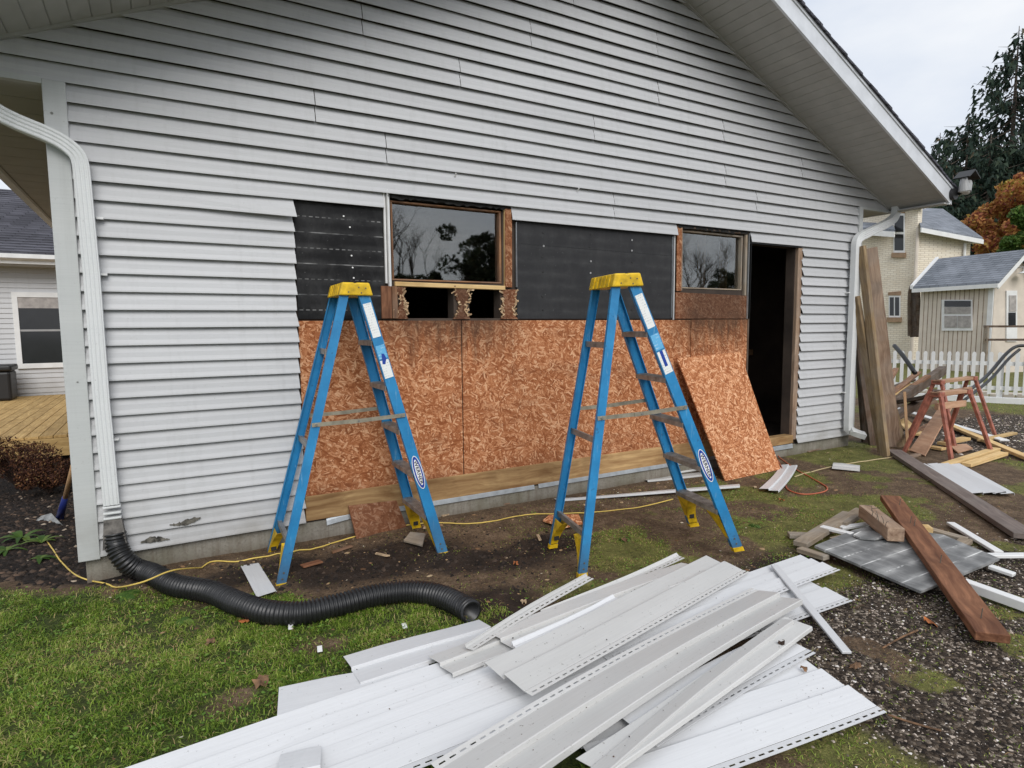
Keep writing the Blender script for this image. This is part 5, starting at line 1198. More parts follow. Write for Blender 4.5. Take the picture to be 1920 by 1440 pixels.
# ================================================================== LEFT WING, DECK AND BED
wing = empty('rear_wing', (-2.2, 11.5, -.3)); tag(wing, 'grey sided rear wing with dark shingle roof at the left edge', 'building'); wi = wing.matrix_basis.inverted()
def wp(mb, name, mat, par=None, **k): o = mb.build(name, mat, par or wing, **k); o.matrix_parent_inverse = wi; return o
mb = MB(); k = 0; z = -.05
wx0, wx1, wz0, wz1 = -2.43, -1.58, .66, 2.0
while z < 2.72:
    for a, b in ([(-7, wx0-.09), (wx1+.09, -.2)] if wz0-.1 < z+.05 < wz1+.1 else [(-7, -.2)]):
        mb.add([(a, 11.5, z), (b, 11.5, z), (b, 11.475, z+.002), (a, 11.475, z+.002), (b, 11.492, z+.1016), (a, 11.492, z+.1016)], [(0, 1, 2, 3), (3, 2, 4, 5)])
    z += .1016
wp(mb, 'siding', MAT['siding'])
wp(MB().box(-7, -.2, 11.505, 11.6, -.6, 2.8), 'wall', MAT['room'])
wp(MB().box(-7, -.2, 10.95, 11.02, 2.62, 2.80), 'eave_fascia', MAT['trim']); mb = MB(); mb.prism([(-7, 10.95, 2.82), (-7, 10.83, 2.80), (-7, 10.83, 2.72), (-7, 10.95, 2.68)], (6.8, 0, 0)); wp(mb, 'gutter', MAT['trim'])
wp(MB().box(-7, -.2, 11.02, 11.5, 2.60, 2.63), 'soffit', MAT['soffit'])
wroof = MB(); n = 28
for i in range(n):
    d0, d1 = i/n, (i+1)/n; y0, y1 = 10.86+d0*3.4, 10.86+d1*3.4; za2, zb2 = 2.83+d0*1.78, 2.83+d1*1.78
    wroof.hexa([(-7, y0-.02, za2-.03), (-.2, y0-.02, za2-.03), (-.2, y1, zb2-.03), (-7, y1, zb2-.03)], [(-7, y0-.02, za2+.022), (-.2, y0-.02, za2+.022), (-.2, y1, zb2), (-7, y1, zb2)])
o = wp(wroof, 'roof', MAT['roof_dark']); o['kind'] = 'stuff'
wn = wp(MB().box(wx0, wx1, 11.46, 11.50, wz0, wz1), 'window', MAT['glass_dark'])
for (a, b, c_, d_) in ((wx0-.09, wx1+.09, wz1, wz1+.1), (wx0-.09, wx1+.09, wz0-.1, wz0), (wx0-.09, wx0, wz0, wz1), (wx1, wx1+.09, wz0, wz1)):
    o = MB().box(a, b, 11.44, 11.50, c_, d_).build('frame', MAT['white'], wn)
o = MB().box(wx0, wx1, 11.455, 11.462, (wz0+wz1)/2-.02, (wz0+wz1)/2+.02).build('sash_rail', MAT['lampgrey'], wn)
o = MB().box(wx0, wx1, 11.455, 11.459, wz1-.22, wz1).build('blind', MAT['curtain'], wn)
deck = empty('wooden_deck', (-2.2, 8, -.3)); tag(deck, 'low cedar deck with wet boards between the buildings', 'deck'); di = deck.matrix_basis.inverted()
for i in range(26):
    x = -4.2+i*.145; o = board('deck_board', (x, 5.27, -.02), (x, 11.45, -.02), .139, .036, MAT['deck'], None, bev=.004); o.parent = deck; o.matrix_parent_inverse = di
o = board('fascia_board', (-4.3, 5.245, -.15), (-.5, 5.245, -.15), .04, .225, MAT['deck'], None); o.parent = deck; o.matrix_parent_inverse = di
bx = empty('storage_box', (-2.95, 10.85, 0)); tag(bx, 'black plastic storage box on the deck below the white window', 'box')
o = MB().box(-.42, .46, -.3, .3, .0, .56).build('body', MAT['black'], bx); bevel(o, .05, 3); o = MB().box(-.45, .49, -.33, .33, .56, .68).build('lid', MAT['black'], bx); bevel(o, .04, 3); MB().box(.0, .2, -.345, -.33, .6, .63).build('handle', MAT['lampgrey'], o)
# spade standing in the bed behind the corner
spd = empty('spade', G(108, 985, -.22)); tag(spd, 'spade with blue socket and wooden handle behind the corner post', 'spade'); so = spd.matrix_basis.inverted()
a, b = G(112, 972, -.20), W(140, 862, 1.1); b = Vector(a)+(b-Vector(a))*1.1
o = MB().tube([Vector(a).lerp(b, .2), b], .017, 10).build('handle', MAT['handle'], spd, smooth=True); o.matrix_parent_inverse = so
o = MB().tube([Vector(a), Vector(a).lerp(b, .35)], [.030, .021], 10).build('socket', MAT['bluepaint'], spd, smooth=True); o.matrix_parent_inverse = so
pts_ = [G(96, 962, -.17), G(118, 985, -.19), G(100, 988, -.235), G(62, 988, -.24), G(60, 980, -.235), G(78, 967, -.20)]
o = MB().prism(pts_, (0, 0, -.004)).build('blade', MAT['steel'], spd); o.matrix_parent_inverse = so

# ================================================================== VEGETATION
def leaf_cloud(n, centre_fn, size, rng_, aspect=.5, droop=0.0):
    """n leaf quads (two triangles) at the points centre_fn gives; returns verts, faces"""
    C = centre_fn(n); th = rng_.uniform(0, 2*np.pi, n); ph = np.arccos(rng_.uniform(-1, 1, n))
    d = np.stack([np.sin(ph)*np.cos(th), np.sin(ph)*np.sin(th), np.cos(ph)-droop], 1); d /= np.linalg.norm(d, axis=1)[:, None]
    q = rng_.normal(size=(n, 3)); s_ = np.cross(d, q); s_ /= np.linalg.norm(s_, axis=1)[:, None]
    sz = size*rng_.uniform(.6, 1.4, n)[:, None]
    V = np.stack([C-d*sz, C+s_*sz*aspect, C+d*sz, C-s_*sz*aspect], 1).reshape(-1, 3)
    F = np.arange(n*4).reshape(n, 4); return V, F
def branchy(base, h_, depth, rd, spread=.55, r0=.18, up=.25, first=.35):
    """bare branching: returns MB with tapered limbs and the tip points"""
    mb = MB(); tips = []
    def grow(p, d, l, r_, k):
        m_ = 4 if k > 1 else 3; pts = [p]; q = p.copy(); dd = d.copy()
        for i in range(m_):
            dd = (dd+Vector((rd.uniform(-.14, .14), rd.uniform(-.14, .14), rd.uniform(-.06, .12)))).normalized(); q = q+dd*l/m_; pts.append(q.copy())
        mb.tube(pts, [r_*(1-.45*i/m_) for i in range(m_+1)], 6 if k > 2 else 4, cap=False)
        if k <= 0: tips.append(q); return
        for j in range(rd.choice((2, 3, 3))):
            a = rd.uniform(0, 6.28); s_ = Vector((math.cos(a), math.sin(a), 0)); nd = (dd*.75+s_*spread*rd.uniform(.6, 1.2)+Vector((0, 0, up))).normalized(); st = pts[rd.randint(2, m_)]
            grow(st, nd, l*rd.uniform(.58, .78), r_*.55, k-1)
    grow(Vector(base), Vector((0, 0, 1)), h_*first, r0, depth); return mb, tips
def spruce(base, h_, rad, n_br, label, seed, per=42, gap=1.0, cat='tree', group='tall dark spruces behind the houses'):
    rd = np.random.default_rng(seed); rr = random.Random(seed); root = empty('spruce_tree', base); tag(root, label, cat, group)
    MB().tube([(0, 0, 0), (.05, 0, h_*.5), (0, 0, h_)], [h_*.016, h_*.010, .02], 8).build('trunk', MAT['bark'], root, smooth=True)
    Vs = []; rn = []; tw = MB()
    for i in range(n_br):
        f = (i+rr.random())/n_br; f = f**.9; z = h_*(.06+.93*f); L = rad*(1-f)**.62*rr.uniform(.35, 1.15)+.15; a = i*2.39996+rr.uniform(-.5, .5)
        dx, dy = math.cos(a), math.sin(a); drop = .32*L; k = max(6, int(per*(L/rad)*2.0)); t_ = rd.uniform(.12, 1.0, k)**.8
        sag = -drop*np.sin(t_*2.2)+.16*L*t_**3
        px = dx*L*t_; py = dy*L*t_; pz = z+sag; lat = rd.normal(0, .10*L*(.35+t_*.6), k); dn = -np.abs(rd.normal(0, .11*rad*.5+.05, k))
        C = np.stack([px-dy*lat, py+dx*lat, pz+dn*.8], 1); sz = rd.uniform(.08, .20, k)*(.55+rad*.12)
        hang = np.stack([dx*.35+rd.normal(0, .3, k), dy*.35+rd.normal(0, .3, k), -np.abs(rd.normal(.75, .3, k))], 1); hang /= np.linalg.norm(hang, axis=1)[:, None]
        sd = np.cross(hang, rd.normal(size=(k, 3))); sd /= np.linalg.norm(sd, axis=1)[:, None]
        Q = np.stack([C-sd*sz[:, None]*.45, C+sd*sz[:, None]*.45, C+hang*sz[:, None]*1.9], 1).reshape(-1, 3); Vs.append(Q); rn.append(np.repeat(np.clip(rd.normal(.42, .2, k)+.18*(t_-.5), 0, 1), 3))
        tw.tube([(0, 0, z), (dx*L*.5, dy*L*.5, z-drop*.75), (dx*L, dy*L, z-drop*.8+.16*L)], [.012+L*.012, .01+L*.006, .006], 4, cap=False)
    V = np.concatenate(Vs); me = np_mesh('crown', V, np.arange(len(V)).reshape(-1, 3), {'rnd': np.concatenate(rn)}); link('crown', me, MAT['needles'], root); tw.build('branch', MAT['bark'], root)
    return root
def treebase(u, d, z=-.2): p = D(u, 640, d); return Vector((p.x, p.y, z))
def treeh(u, v, d, z=-.2): return D(u, v, d).z-z
spruce(treebase(1873, 52), treeh(1873, 58, 52), 8.0, 165, 'tallest dark spruce rising above the others', 1, per=80)
spruce(treebase(1792, 50), treeh(1792, 222, 50), 7.2, 140, 'shorter dark spruce just right of the roof edge', 2, per=80)
spruce(treebase(1742, 56), treeh(1742, 252, 56), 5.5, 130, 'small spruce top peeping over the roof edge', 3, per=60)
spruce(treebase(1835, 47), treeh(1835, 255, 47), 5.5, 140, 'low broad spruce in front of the tallest one', 4, per=100)
spruce(treebase(1925, 50), treeh(1925, 205, 50), 6.5, 150, 'spruce at the right edge behind the orange maple', 5, per=90)
spruce(treebase(1770, 44), treeh(1770, 330, 44), 5.0, 120, 'dark low spruce filling the gap above the addition roof', 6, per=130)
def crown_fn(centres, radii, rd):
    centres = np.array(centres); radii = np.array(radii)
    def fn(n):
        i = rd.integers(0, len(centres), n); u = rd.normal(size=(n, 3)); u /= np.linalg.norm(u, axis=1)[:, None]; r_ = rd.uniform(.35, 1.0, n)**.5
        return centres[i]+u*(radii[i]*r_)[:, None]*np.array([1, 1, .75])
    return fn
def leafy(name, base, label, cat, mat, blobs, n, size, seed, cfun, group=None, trunk_h=2.0, r0=.16, depth=3):
    rd = np.random.default_rng(seed); rr = random.Random(seed); root = empty(name, base); tag(root, label, cat, group)
    mb, tips = branchy((0, 0, 0), trunk_h, depth, rr, r0=r0, spread=.7, first=.4); mb.build('trunk', MAT['bark'], root, smooth=True)
    V, F = leaf_cloud(n, crown_fn([b[0] for b in blobs], [b[1] for b in blobs], rd), size, rd, .6, .3)
    c_ = V.reshape(-1, 4, 3).mean(1); me = np_mesh('crown', V, F, {'rnd': np.repeat(np.clip(cfun(c_, rd), 0, 1), 4)}); link('crown', me, MAT[mat], root); return root
mbase = treebase(1895, 34)
mp_ = []
for q_ in range(70):
    u, v = random.uniform(1818, 1960), random.uniform(332, 478); lim = 1905-(v-335)*1.25 if v < 400 else 1822+random.uniform(0, 14)
    if u < lim: continue
    q = D(u, v, 34+random.uniform(-1.6, 1.6)); mp_.append(((q.x-mbase.x, q.y-mbase.y, q.z-mbase.z), random.uniform(.22, .48)))
leafy('maple_tree', mbase, 'orange and yellow autumn maple at the right edge', 'tree', 'maple', mp_, 15000, .085, 21, lambda c_, rd: .52+.75*(fbm(c_[:, 0]*1.0+c_[:, 1], c_[:, 2], .55, 3, 5)-.5)+.07*(c_[:, 2]-5)+rd.normal(0, .17, len(c_)), trunk_h=6.5)
bbase = treebase(1915, 31); bp_ = []
for u, v, r_ in [(random.uniform(1880, 1950), random.uniform(400, 490), random.uniform(.2, .42)) for _ in range(34)]:
    if u < 1880+(490-v)*.35: continue
    q = D(u, v, 31+random.uniform(-.6, .6)); bp_.append(((q.x-bbase.x, q.y-bbase.y, q.z-bbase.z), r_))
leafy('leafy_tree', bbase, 'fresh green tree below the orange maple at the right edge', 'tree', 'greenleaf', bp_, 7000, .085, 22, lambda c_, rd: rd.normal(.6, .22, len(c_)), trunk_h=5)

# trees across the yard behind the camera: the window panes mirror them
k = 0
gb = 'yard trees mirrored in the window panes'
for (x, y, h_, lab) in ((9.0, -24, 10, 'bare tree mirrored at the left of the wide pane'), (11.6, -27, 12, 'second bare tree mirrored in the wide pane'), (13.2, -21, 8.5, 'nearest bare tree mirrored in the wide pane'), (10.2, -31, 13, 'far bare tree mirrored in the wide pane'), (29, -24, 10, 'bare tree mirrored at the left of the small pane'), (33, -27, 11, 'bare tree mirrored in the middle of the small pane'), (37.5, -25, 10, 'bare tree mirrored at the right of the small pane')):
    rr = random.Random(50+k); root = empty('bare_tree', (x, y, -.2)); tag(root, lab, 'tree', gb); mb, tips = branchy((0, 0, 0), h_, 6, rr, r0=.16, spread=.62, up=.22, first=.30); mb.build('trunk', MAT['bark'], root); k += 1
for (x, y, h_, r_, lab) in ((12.8, -20, 4.6, 1.8, 'dark leafy tree mirrored in the middle of the wide pane'), (10.4, -22.5, 3.6, 1.6, 'low dark tree mirrored at the left of the wide pane'), (32, -22, 4.5, 2.2, 'dark leafy tree mirrored in the small pane'), (14.6, -23, 6.0, 2.3, 'dark leafy tree mirrored at the right of the wide pane'), (17.6, -25, 6.4, 2.6, 'second dark leafy tree mirrored at the right of the wide pane')):
    bl = [((rng.normal(0, .5)*r_, rng.normal(0, .5)*r_, h_*rng.uniform(.25, 1.08)), r_*rng.uniform(.14, .32)) for _ in range(46)]
    leafy('dark_tree', (x, y, -.2), lab, 'tree', 'darkleaf', bl, 6500, .11, 60+k, lambda c_, rd: rd.normal(.4, .25, len(c_)), gb, h_*.95, .2, 4); k += 1
for i, x in enumerate(range(4, 44, 5)):
    bl = [((rng.uniform(-2.4, 2.4), rng.uniform(-.8, .8), rng.uniform(.2, 2.6)), rng.uniform(.4, .9)) for _ in range(16)]
    leafy('hedge_bush', (x+.5, -26.5-(i % 2), -.2), 'dark hedge bush mirrored low in the panes', 'bush', 'darkleaf', bl, 3500, .16, 80+i, lambda c_, rd: rd.normal(.35, .25, len(c_)), 'hedge across the yard', 1.4, .06, 2)

# dry shrub, plants in the bed
def stems(root, n, h_, rad, mat, rd, thin=.004):
    mb = MB()
    for i in range(n):
        a = rd.uniform(0, 6.28); l = rd.uniform(.5, 1.0)*h_; r_ = rad*rd.uniform(.2, 1); mb.tube([(0, 0, 0), (math.cos(a)*r_*.5, math.sin(a)*r_*.5, l*.65), (math.cos(a)*r_, math.sin(a)*r_, l)], [thin, thin*.8, thin*.5], 4, cap=False)
    return mb.build('stem', mat, root)
for (u, v, z, rad, h_, lab, sd) in ((38, 915, -.30, .42, .46, 'dry red-brown shrub in front of the deck', 31), (92, 925, -.30, .24, .30, 'small rusty shrub between deck and corner post', 32)):
    p = G(u, v, z); root = empty('dry_shrub', p); tag(root, lab, 'shrub', 'dry shrubs in the bed'); rd = np.random.default_rng(sd); stems(root, 90, h_, rad, MAT['twig'], random.Random(sd))
    bl = [((rd.uniform(-rad, rad)*.7, rd.uniform(-rad, rad)*.7, rd.uniform(.35, .9)*h_), rad*.42) for _ in range(10)]
    V, F = leaf_cloud(7000, crown_fn([b[0] for b in bl], [b[1] for b in bl], rd), .013, rd, .45, 0); me = np_mesh('foliage', V, F, {'rnd': np.repeat(np.clip(rd.normal(.45, .25, len(F)), 0, 1), 4)}); link('foliage', me, MAT['shrub'], root)
def blade_plant(p, n, l, wd, label, mat, seed, flat=.5):
    rr = random.Random(seed); root = empty('garden_plant', p); tag(root, label, 'plant', 'low plants at the edge of the bed'); base = None
    for i in range(n):
        a = rr.uniform(0, 6.28); s_ = rr.uniform(.6, 1.1); d = Vector((math.cos(a), math.sin(a), 0)); q = Vector((-d.y, d.x, 0)); mb = MB(); m_ = 5
        for k_ in range(m_+1):
            f = k_/m_; c_ = d*l*s_*f*flat*1.2+Vector((0, 0, l*s_*(f*(1.2-flat)-.55*f*f*flat*1.6)+.01)); hw = wd/2*math.sin(math.pi*(.12+.85*f))
            mb.v += [tuple(c_+q*hw), tuple(c_-q*hw)]
        mb.f += [(2*k_, 2*k_+1, 2*k_+3, 2*k_+2) for k_ in range(m_)]
        me = mb.mesh('leaf'); atn = me.attributes.new('rnd', 'FLOAT', 'POINT'); r_ = rr.uniform(.2, 1); atn.data.foreach_set('value', [r_]*len(me.vertices)); link('leaf', me, mat, root, smooth=True)
for i, (u, v, n, l, wd, lab, fl_) in enumerate(((40, 1010, 13, .22, .035, 'broad-leaved green plant at the left edge of the bed', .6), (78, 1018, 11, .17, .03, 'smaller green plant beside the broad-leaved one', .6), (12, 1035, 12, .18, .028, 'green plant cut by the left edge of the picture', .7), (240, 1118, 12, .09, .05, 'round-leaved weed in front of the drain pipe', .85), (75, 1050, 9, .12, .03, 'low plant just above the lawn edge', .7), (1160, 900, 14, .12, .010, 'tuft of grass at the foundation between the ladders', .45), (1172, 1010, 9, .07, .035, 'weed right of the second ladder foot', .8), (1415, 985, 9, .06, .03, 'small green weed right of the second ladder', .8), (345, 1165, 8, .07, .04, 'second round-leaved weed beside the drain pipe', .85))):
    p = G(u, v, -.165); p.z = gzf(p.x, p.y); blade_plant(p, n, l, wd, lab, MAT['greenleaf'], 300+i, fl_)

# ---- grass blades, gravel, mulch, litter (uncountable)
def scatter(n, x0, x1, y0, y1, dens):
    x = rng.uniform(x0, x1, n); y = rng.uniform(y0, y1, n); k_ = rng.uniform(0, 1, n) < dens(x, y); return x[k_], y[k_]
def outside(x, y): return (y < -.03) | (x < XL-.02) | (x > XR+.1)
def uncovered(x, y):
    ok = np.ones(len(x), bool)
    for ax0, ay0, xx_, xy_, yx_, yy_, L0, wd in FOOT:
        u_ = (x-ax0)*xx_+(y-ay0)*xy_; v_ = (x-ax0)*yx_+(y-ay0)*yy_; ok &= ~((u_ > .01) & (u_ < L0-.01) & (v_ > .012) & (v_ < wd-.012))
    return ok
def blades(x, y, l, w_, lean_, rnd):
    n = len(x); z = gz(x, y); a = rng.uniform(0, 2*np.pi, n); d = np.stack([np.cos(a), np.sin(a), 0*a], 1); s_ = np.stack([-np.sin(a), np.cos(a), 0*a], 1)*w_[:, None]*.5
    P = np.stack([x, y, z-.004], 1); up = np.array([0, 0, 1.0]); m_ = P+d*(l*lean_*.35)[:, None]+up*(l*.62)[:, None]; tp = P+d*(l*lean_)[:, None]+up*(l*(1-.35*lean_))[:, None]
    V = np.stack([P-s_, P+s_, m_+s_*.8, m_-s_*.8, tp], 1).reshape(-1, 3); b = np.arange(n)*5
    F = np.concatenate([np.stack([b, b+1, b+2], 1), np.stack([b, b+2, b+3], 1), np.stack([b+3, b+2, b+4], 1)]); return V, F, np.repeat(rnd, 5)
x, y = scatter(330000, -1.3, 1.7, -2.7, .5, lambda x, y: z_lawn(x, y)*(.12+.88*sm(fbm(x, y, 11, 3, 71), .38, .62)))
x2, y2 = scatter(230000, 1.2, 8.0, -3.6, -.1, lambda x, y: z_moss(x, y)*sm(fbm(x, y, 6, 3, 72), .45, .62)*.9*sm(x, 8, 3)); k_ = outside(x2, y2); x2, y2 = x2[k_], y2[k_]
x3, y3 = scatter(110000, -.5, 6.5, -3.2, -.1, lambda x, y: (.10+.5*sm(fbm(x, y, 5, 3, 73), .46, .66))*(1-.8*z_mud(x, y))*(1-.55*z_gravel(x, y))*sm(x, 6.8, 3.5)); k_ = outside(x3, y3); x3, y3 = x3[k_], y3[k_]
x4, y4 = scatter(9000, 7.0, 14.0, -3, 3, lambda x, y: z_moss(x, y)*.8)
q1 = uncovered(x, y); x, y = x[q1], y[q1]; q1 = uncovered(x2, y2); x2, y2 = x2[q1], y2[q1]; q1 = uncovered(x3, y3); x3, y3 = x3[q1], y3[q1]
n1, n2, n3 = len(x), len(x2), len(x3)
x = np.concatenate([x, x2, x3, x4]); y = np.concatenate([y, y2, y3, y4]); n = len(x); far4 = np.concatenate([np.zeros(len(x)-len(x4)), np.ones(len(x4))])
lw = np.concatenate([z_lawn(x[:-len(x4)], y[:-len(x4)]), np.zeros(len(x4))]); l = rng.uniform(.012, .034, n)*(.6+.55*lw)*(1+far4*.8); wv_ = rng.uniform(.0016, .0042, n)*(1+far4*2)
tone = np.clip(.40+.45*(fbm(x, y, 3.5, 4, 75)-.5)*2+rng.normal(0, .24, n)+.12*(1-lw), 0, .93); tone[rng.uniform(0, 1, n) < .07] = .95; tone[n1:n1+n2] = np.clip(tone[n1:n1+n2]+rng.normal(.12, .2, n2), 0, 1); tone[n1+n2:n1+n2+n3] = np.clip(rng.normal(.74, .25, n3), 0, 1); l[n1+n2:n1+n2+n3] *= .8
V, F, a_ = blades(x, y, l, wv_, rng.uniform(.5, 1.9, n), tone); me = np_mesh('grass', V, F, {'rnd': a_}); o = link('grass', me, MAT['grass']); tag(o, 'short green lawn and patchy grass around the ladders', 'grass', kind='stuff')

xc, yc = scatter(60000, -1.2, 6.0, -2.7, .4, lambda x, y: .9*z_lawn(x, y)*sm(fbm(x, y, 4, 3, 91), .47, .62)+.55*z_moss(x, y)*sm(fbm(x, y, 4, 3, 92), .5, .62)*sm(x, 6, 2.5)); k_ = outside(xc, yc) & uncovered(xc, yc); xc, yc = xc[k_], yc[k_]
def _cl(n): return np.stack([xc, yc, gz(xc, yc)+rng.uniform(.004, .022, n)], 1)
V, F = leaf_cloud(len(xc), _cl, .0085, rng, .75, 0); V = V.reshape(-1, 4, 3); zc = V[:, :, 2].mean(1, keepdims=True); V[:, :, 2] = zc+(V[:, :, 2]-zc)*.45
o = link('clover', np_mesh('clover', V.reshape(-1, 3), F, {'rnd': np.repeat(np.clip(rng.normal(.55, .25, len(xc)), 0, 1), 4)}), MAT['clover']); tag(o, 'small round weeds mixed into the lawn', 'weeds', kind='stuff')
def stones(x, y, s_, rnd, flat=.6, lift=.25):
    """squashed random octahedra with a split top"""
    n = len(x); base = np.array([[1, 0, 0], [.4, .9, 0], [-.5, .8, 0], [-1, -.1, 0], [-.4, -.9, 0], [.6, -.75, 0], [.25, .15, 1], [-.3, -.1, .9]], float)
    fc = np.array([[0, 1, 6], [1, 2, 6], [2, 7, 6], [2, 3, 7], [3, 4, 7], [4, 5, 7], [5, 6, 7], [5, 0, 6]])
    J = base[None]+rng.uniform(-.28, .28, (n, 8, 3)); J[:, :, 2] *= flat; an = rng.uniform(0, 2*np.pi, n); c_, sn = np.cos(an)[:, None], np.sin(an)[:, None]
    el = rng.uniform(.6, 1.0, n)[:, None]; X_, Y_ = J[:, :, 0], J[:, :, 1]*el; V = np.stack([X_*c_-Y_*sn, X_*sn+Y_*c_, J[:, :, 2]-lift], 2)*s_[:, None, None]
    V += np.stack([x, y, gz(x, y)], 1)[:, None, :]; F = (np.arange(n)*8)[:, None, None]+fc[None]; return V.reshape(-1, 3), F.reshape(-1, 3), np.repeat(rnd, 8)
x, y = scatter(70000, 1.9, 6.5, -4.0, -1.7, lambda x, y: np.clip(z_gravel(x, y)+.06, 0, 1)*sm(x, 6.5, 3.2)*.9+.02)
x2, y2 = scatter(26000, 7.2, 12.5, -3, 1, lambda x, y: z_gravel(x, y)*.8)
x = np.concatenate([x, x2]); y = np.concatenate([y, y2]); s_ = np.concatenate([np.exp(rng.normal(-5.1, .42, len(x)-len(x2))), np.exp(rng.normal(-4.3, .4, len(x2)))]); s_ = np.clip(s_, .003, .03)
V, F, a_ = stones(x, y, s_, np.where(rng.uniform(0, 1, len(x)) < .20, rng.uniform(.72, 1, len(x)), rng.beta(1.4, 3.2, len(x)))); o = link('gravel', np_mesh('gravel', V, F, {'rnd': a_}), MAT['gravel']); tag(o, 'dark wet gravel at the lower right of the yard', 'gravel', kind='stuff')
x, y = scatter(26000, -2.2, .3, -.3, 5, lambda x, y: z_mulch(x, y)*np.clip(1.2-.2*y, .2, 1)); k_ = outside(x, y); x, y = x[k_], y[k_]; n = len(x)
s_ = rng.uniform(.006, .030, n); V, F, a_ = stones(x, y, s_, np.clip(rng.beta(1.6, 2.4, n)+.6*(rng.uniform(0, 1, n) < .03), 0, 1), .5, .1); o = link('mulch', np_mesh('mulch', V, F, {'rnd': a_}), MAT['mulch']); tag(o, 'black bark mulch in the bed left of the corner', 'mulch', kind='stuff')
# litter: splinters, clods and leaf crumbs
x, y = scatter(5200, -.4, 6.8, -2.4, -.06, lambda x, y: .16+.6*sm(y, -.55, -.12)+.25*z_mud(x, y)); n = len(x)
s_ = np.clip(np.exp(rng.normal(-5.2, .6, n)), .002, .022); V, F, a_ = stones(x, y, s_, np.clip(rng.beta(1.5, 2.2, n), 0, 1), .35, .0); o = link('yard_litter', np_mesh('yard_litter', V, F, {'rnd': a_}), MAT['litter']); tag(o, 'splinters and crumbs scattered along the wall foot', 'litter', kind='stuff')
x, y = scatter(5200, .2, 2.4, -1.4, -.1, lambda x, y: z_mud(x, y)); n = len(x); s_ = np.clip(np.exp(rng.normal(-4.7, .5, n)), .004, .03)
V, F, a_ = stones(x, y, s_, rng.uniform(0, .75, n), .7, .3); o = link('mud_clods', np_mesh('mud_clods', V, F, {'rnd': a_}), MAT['mulch']); tag(o, 'dark mud clods under the first ladder', 'mud', kind='stuff')
# crumbs of soil lying on the dusty panels
cx_, cy_, cz_ = [], [], []
for (ax0, ay0, xx_, xy_, yx_, yy_, L0, wd), (za_q, zb_q, sg_, lb_, mt_) in zip(FOOT, FOOTZ):
    if mt_ == 'sheet_pale' and L0 > .6: k_ = int(55*L0*wd/.2)
    elif L0 > .6: k_ = int(10*L0*wd/.2)
    else: continue
    f = rng.uniform(.02, .98, k_); w_ = np.where(rng.uniform(0, 1, k_) < .6, wd*(.5+rng.normal(0, .05, k_)), wd*rng.uniform(.08, .95, k_)); cx_.append(ax0+xx_*f*L0+yx_*w_); cy_.append(ay0+xy_*f*L0+yy_*w_); cz_.append(za_q+(zb_q-za_q)*f+sg_*4*f*(1-f)+.014)
cx_ = np.concatenate(cx_); cy_ = np.concatenate(cy_); cz_ = np.concatenate(cz_); n = len(cx_); s_ = np.clip(np.exp(rng.normal(-6.5, .5, n)), .0008, .005)
V, F, a_ = stones(cx_, cy_, s_, rng.uniform(.2, .85, n), .6, .1); V = V.reshape(n, 8, 3); V[:, :, 2] += (cz_-gz(cx_, cy_))[:, None]; o = link('soil_crumbs', np_mesh('soil_crumbs', V.reshape(-1, 3), F, {'rnd': a_}), MAT['mulch']); tag(o, 'dark soil crumbs strewn over the dusty siding panels', 'soil', kind='stuff')
# twigs on the gravel
for k_, (pts_, lab) in enumerate(((((1655, 1215), (1690, 1195), (1720, 1182)), 'thin brown twig on the gravel below the brown beam'), (((1665, 1340), (1710, 1355), (1765, 1370)), 'long brown twig at the edge of the gravel'))):
    o = MB().tube(smooth_path([G(u, v, -.155) for u, v in pts_], 5), .004, 6).build('twig', MAT['leaf_brown']); tag(o, lab, 'twig')
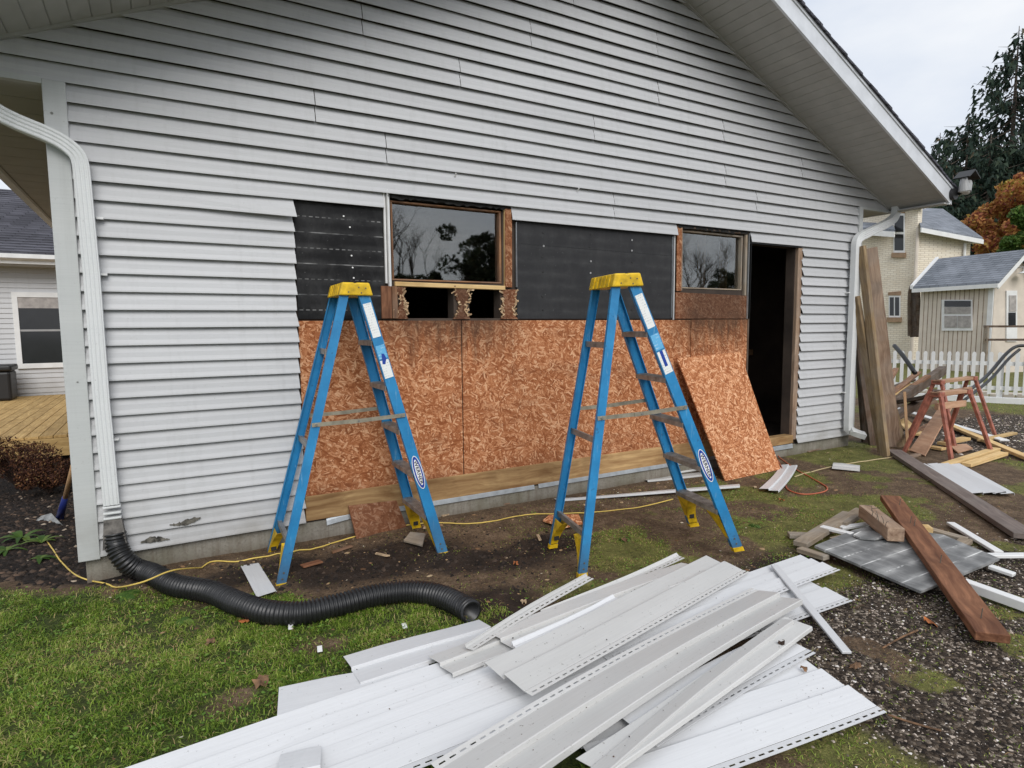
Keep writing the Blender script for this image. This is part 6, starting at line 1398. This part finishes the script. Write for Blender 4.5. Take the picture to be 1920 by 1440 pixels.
# single fallen leaves and chips
def leaf(u, v, size, mat, label, group='fallen leaves', rz=0.0, zt=None):
    p = G(u, v, zt if zt is not None else -.16); rr = random.Random(u*7+v); n = 11; P = []
    for i in range(n): a = 2*math.pi*i/n; r_ = size*(.55+.45*abs(math.cos(2.5*a))); P.append((r_*math.cos(a), r_*.75*math.sin(a), .012*math.sin(3*a+rr.random()*6)+.004))
    mb = MB(); mb.add(P+[(0, 0, .012)], [(i, (i+1) % n, n) for i in range(n)]); o = mb.build('fallen_leaf', mat); o.location = (p.x, p.y, (gzf(p.x, p.y)+.012) if zt is None else zt+.006); o.rotation_euler = (rr.uniform(-.3, .3), rr.uniform(-.3, .3), rr.uniform(0, 6)); tag(o, label, 'leaf', group)
for u, v, s_, m_, lab in ((458, 1168, .035, 'leaf_orange', 'bright orange leaf against the drain pipe'), (967, 1056, .020, 'leaf_orange', 'small red leaf in the mud between the ladders'), (982, 1130, .02, 'chip', 'pale yellow leaf right of the drain pipe mouth'), (490, 1280, .05, 'leaf_brown', 'grey-brown dead leaf on the lawn'), (395, 1208, .035, 'leaf_brown', 'dark brown leaf on the lawn below the drain pipe'), (1172, 1012, .035, 'leaf_brown', 'curled brown leaf by the second ladder'), (1745, 1170, .05, 'leaf_orange', 'rust-coloured leaf on the gravel under the brown beam'), (1465, 938, .03, 'leaf_orange', 'orange leaf beside the white siding scrap'), (1415, 914, .028, 'chip', 'pale leaf at the end of the long narrow strip'), (1742, 905, .03, 'chip', 'pale leaf beside the long dark plank'), (1603, 1252, .03, 'leaf_brown', 'brown leaf on the gravel at the strip end')):
    leaf(u, v, s_, MAT[m_], lab)
leaf(1507, 1257, .018, MAT['leaf_brown'], 'small tan leaf on the clean white panel', zt=-.118); leaf(1466, 1210, .018, MAT['twig'], 'dark curled leaf on the dirt-streaked panel', zt=-.07)
for u, v, lab in ((600, 1222, 'small white vinyl chip on the lawn'), (760, 1178, 'small white vinyl chip on the bare patch'), (545, 1180, 'tiny white chip near the drain pipe')):
    p = G(u, v, -.15); q = board('vinyl_chip', p, p+Vector((.008, .045, .004)), .022, .004, MAT['white'], label=lab, cat='chip', group='white vinyl chips', bev=.001)
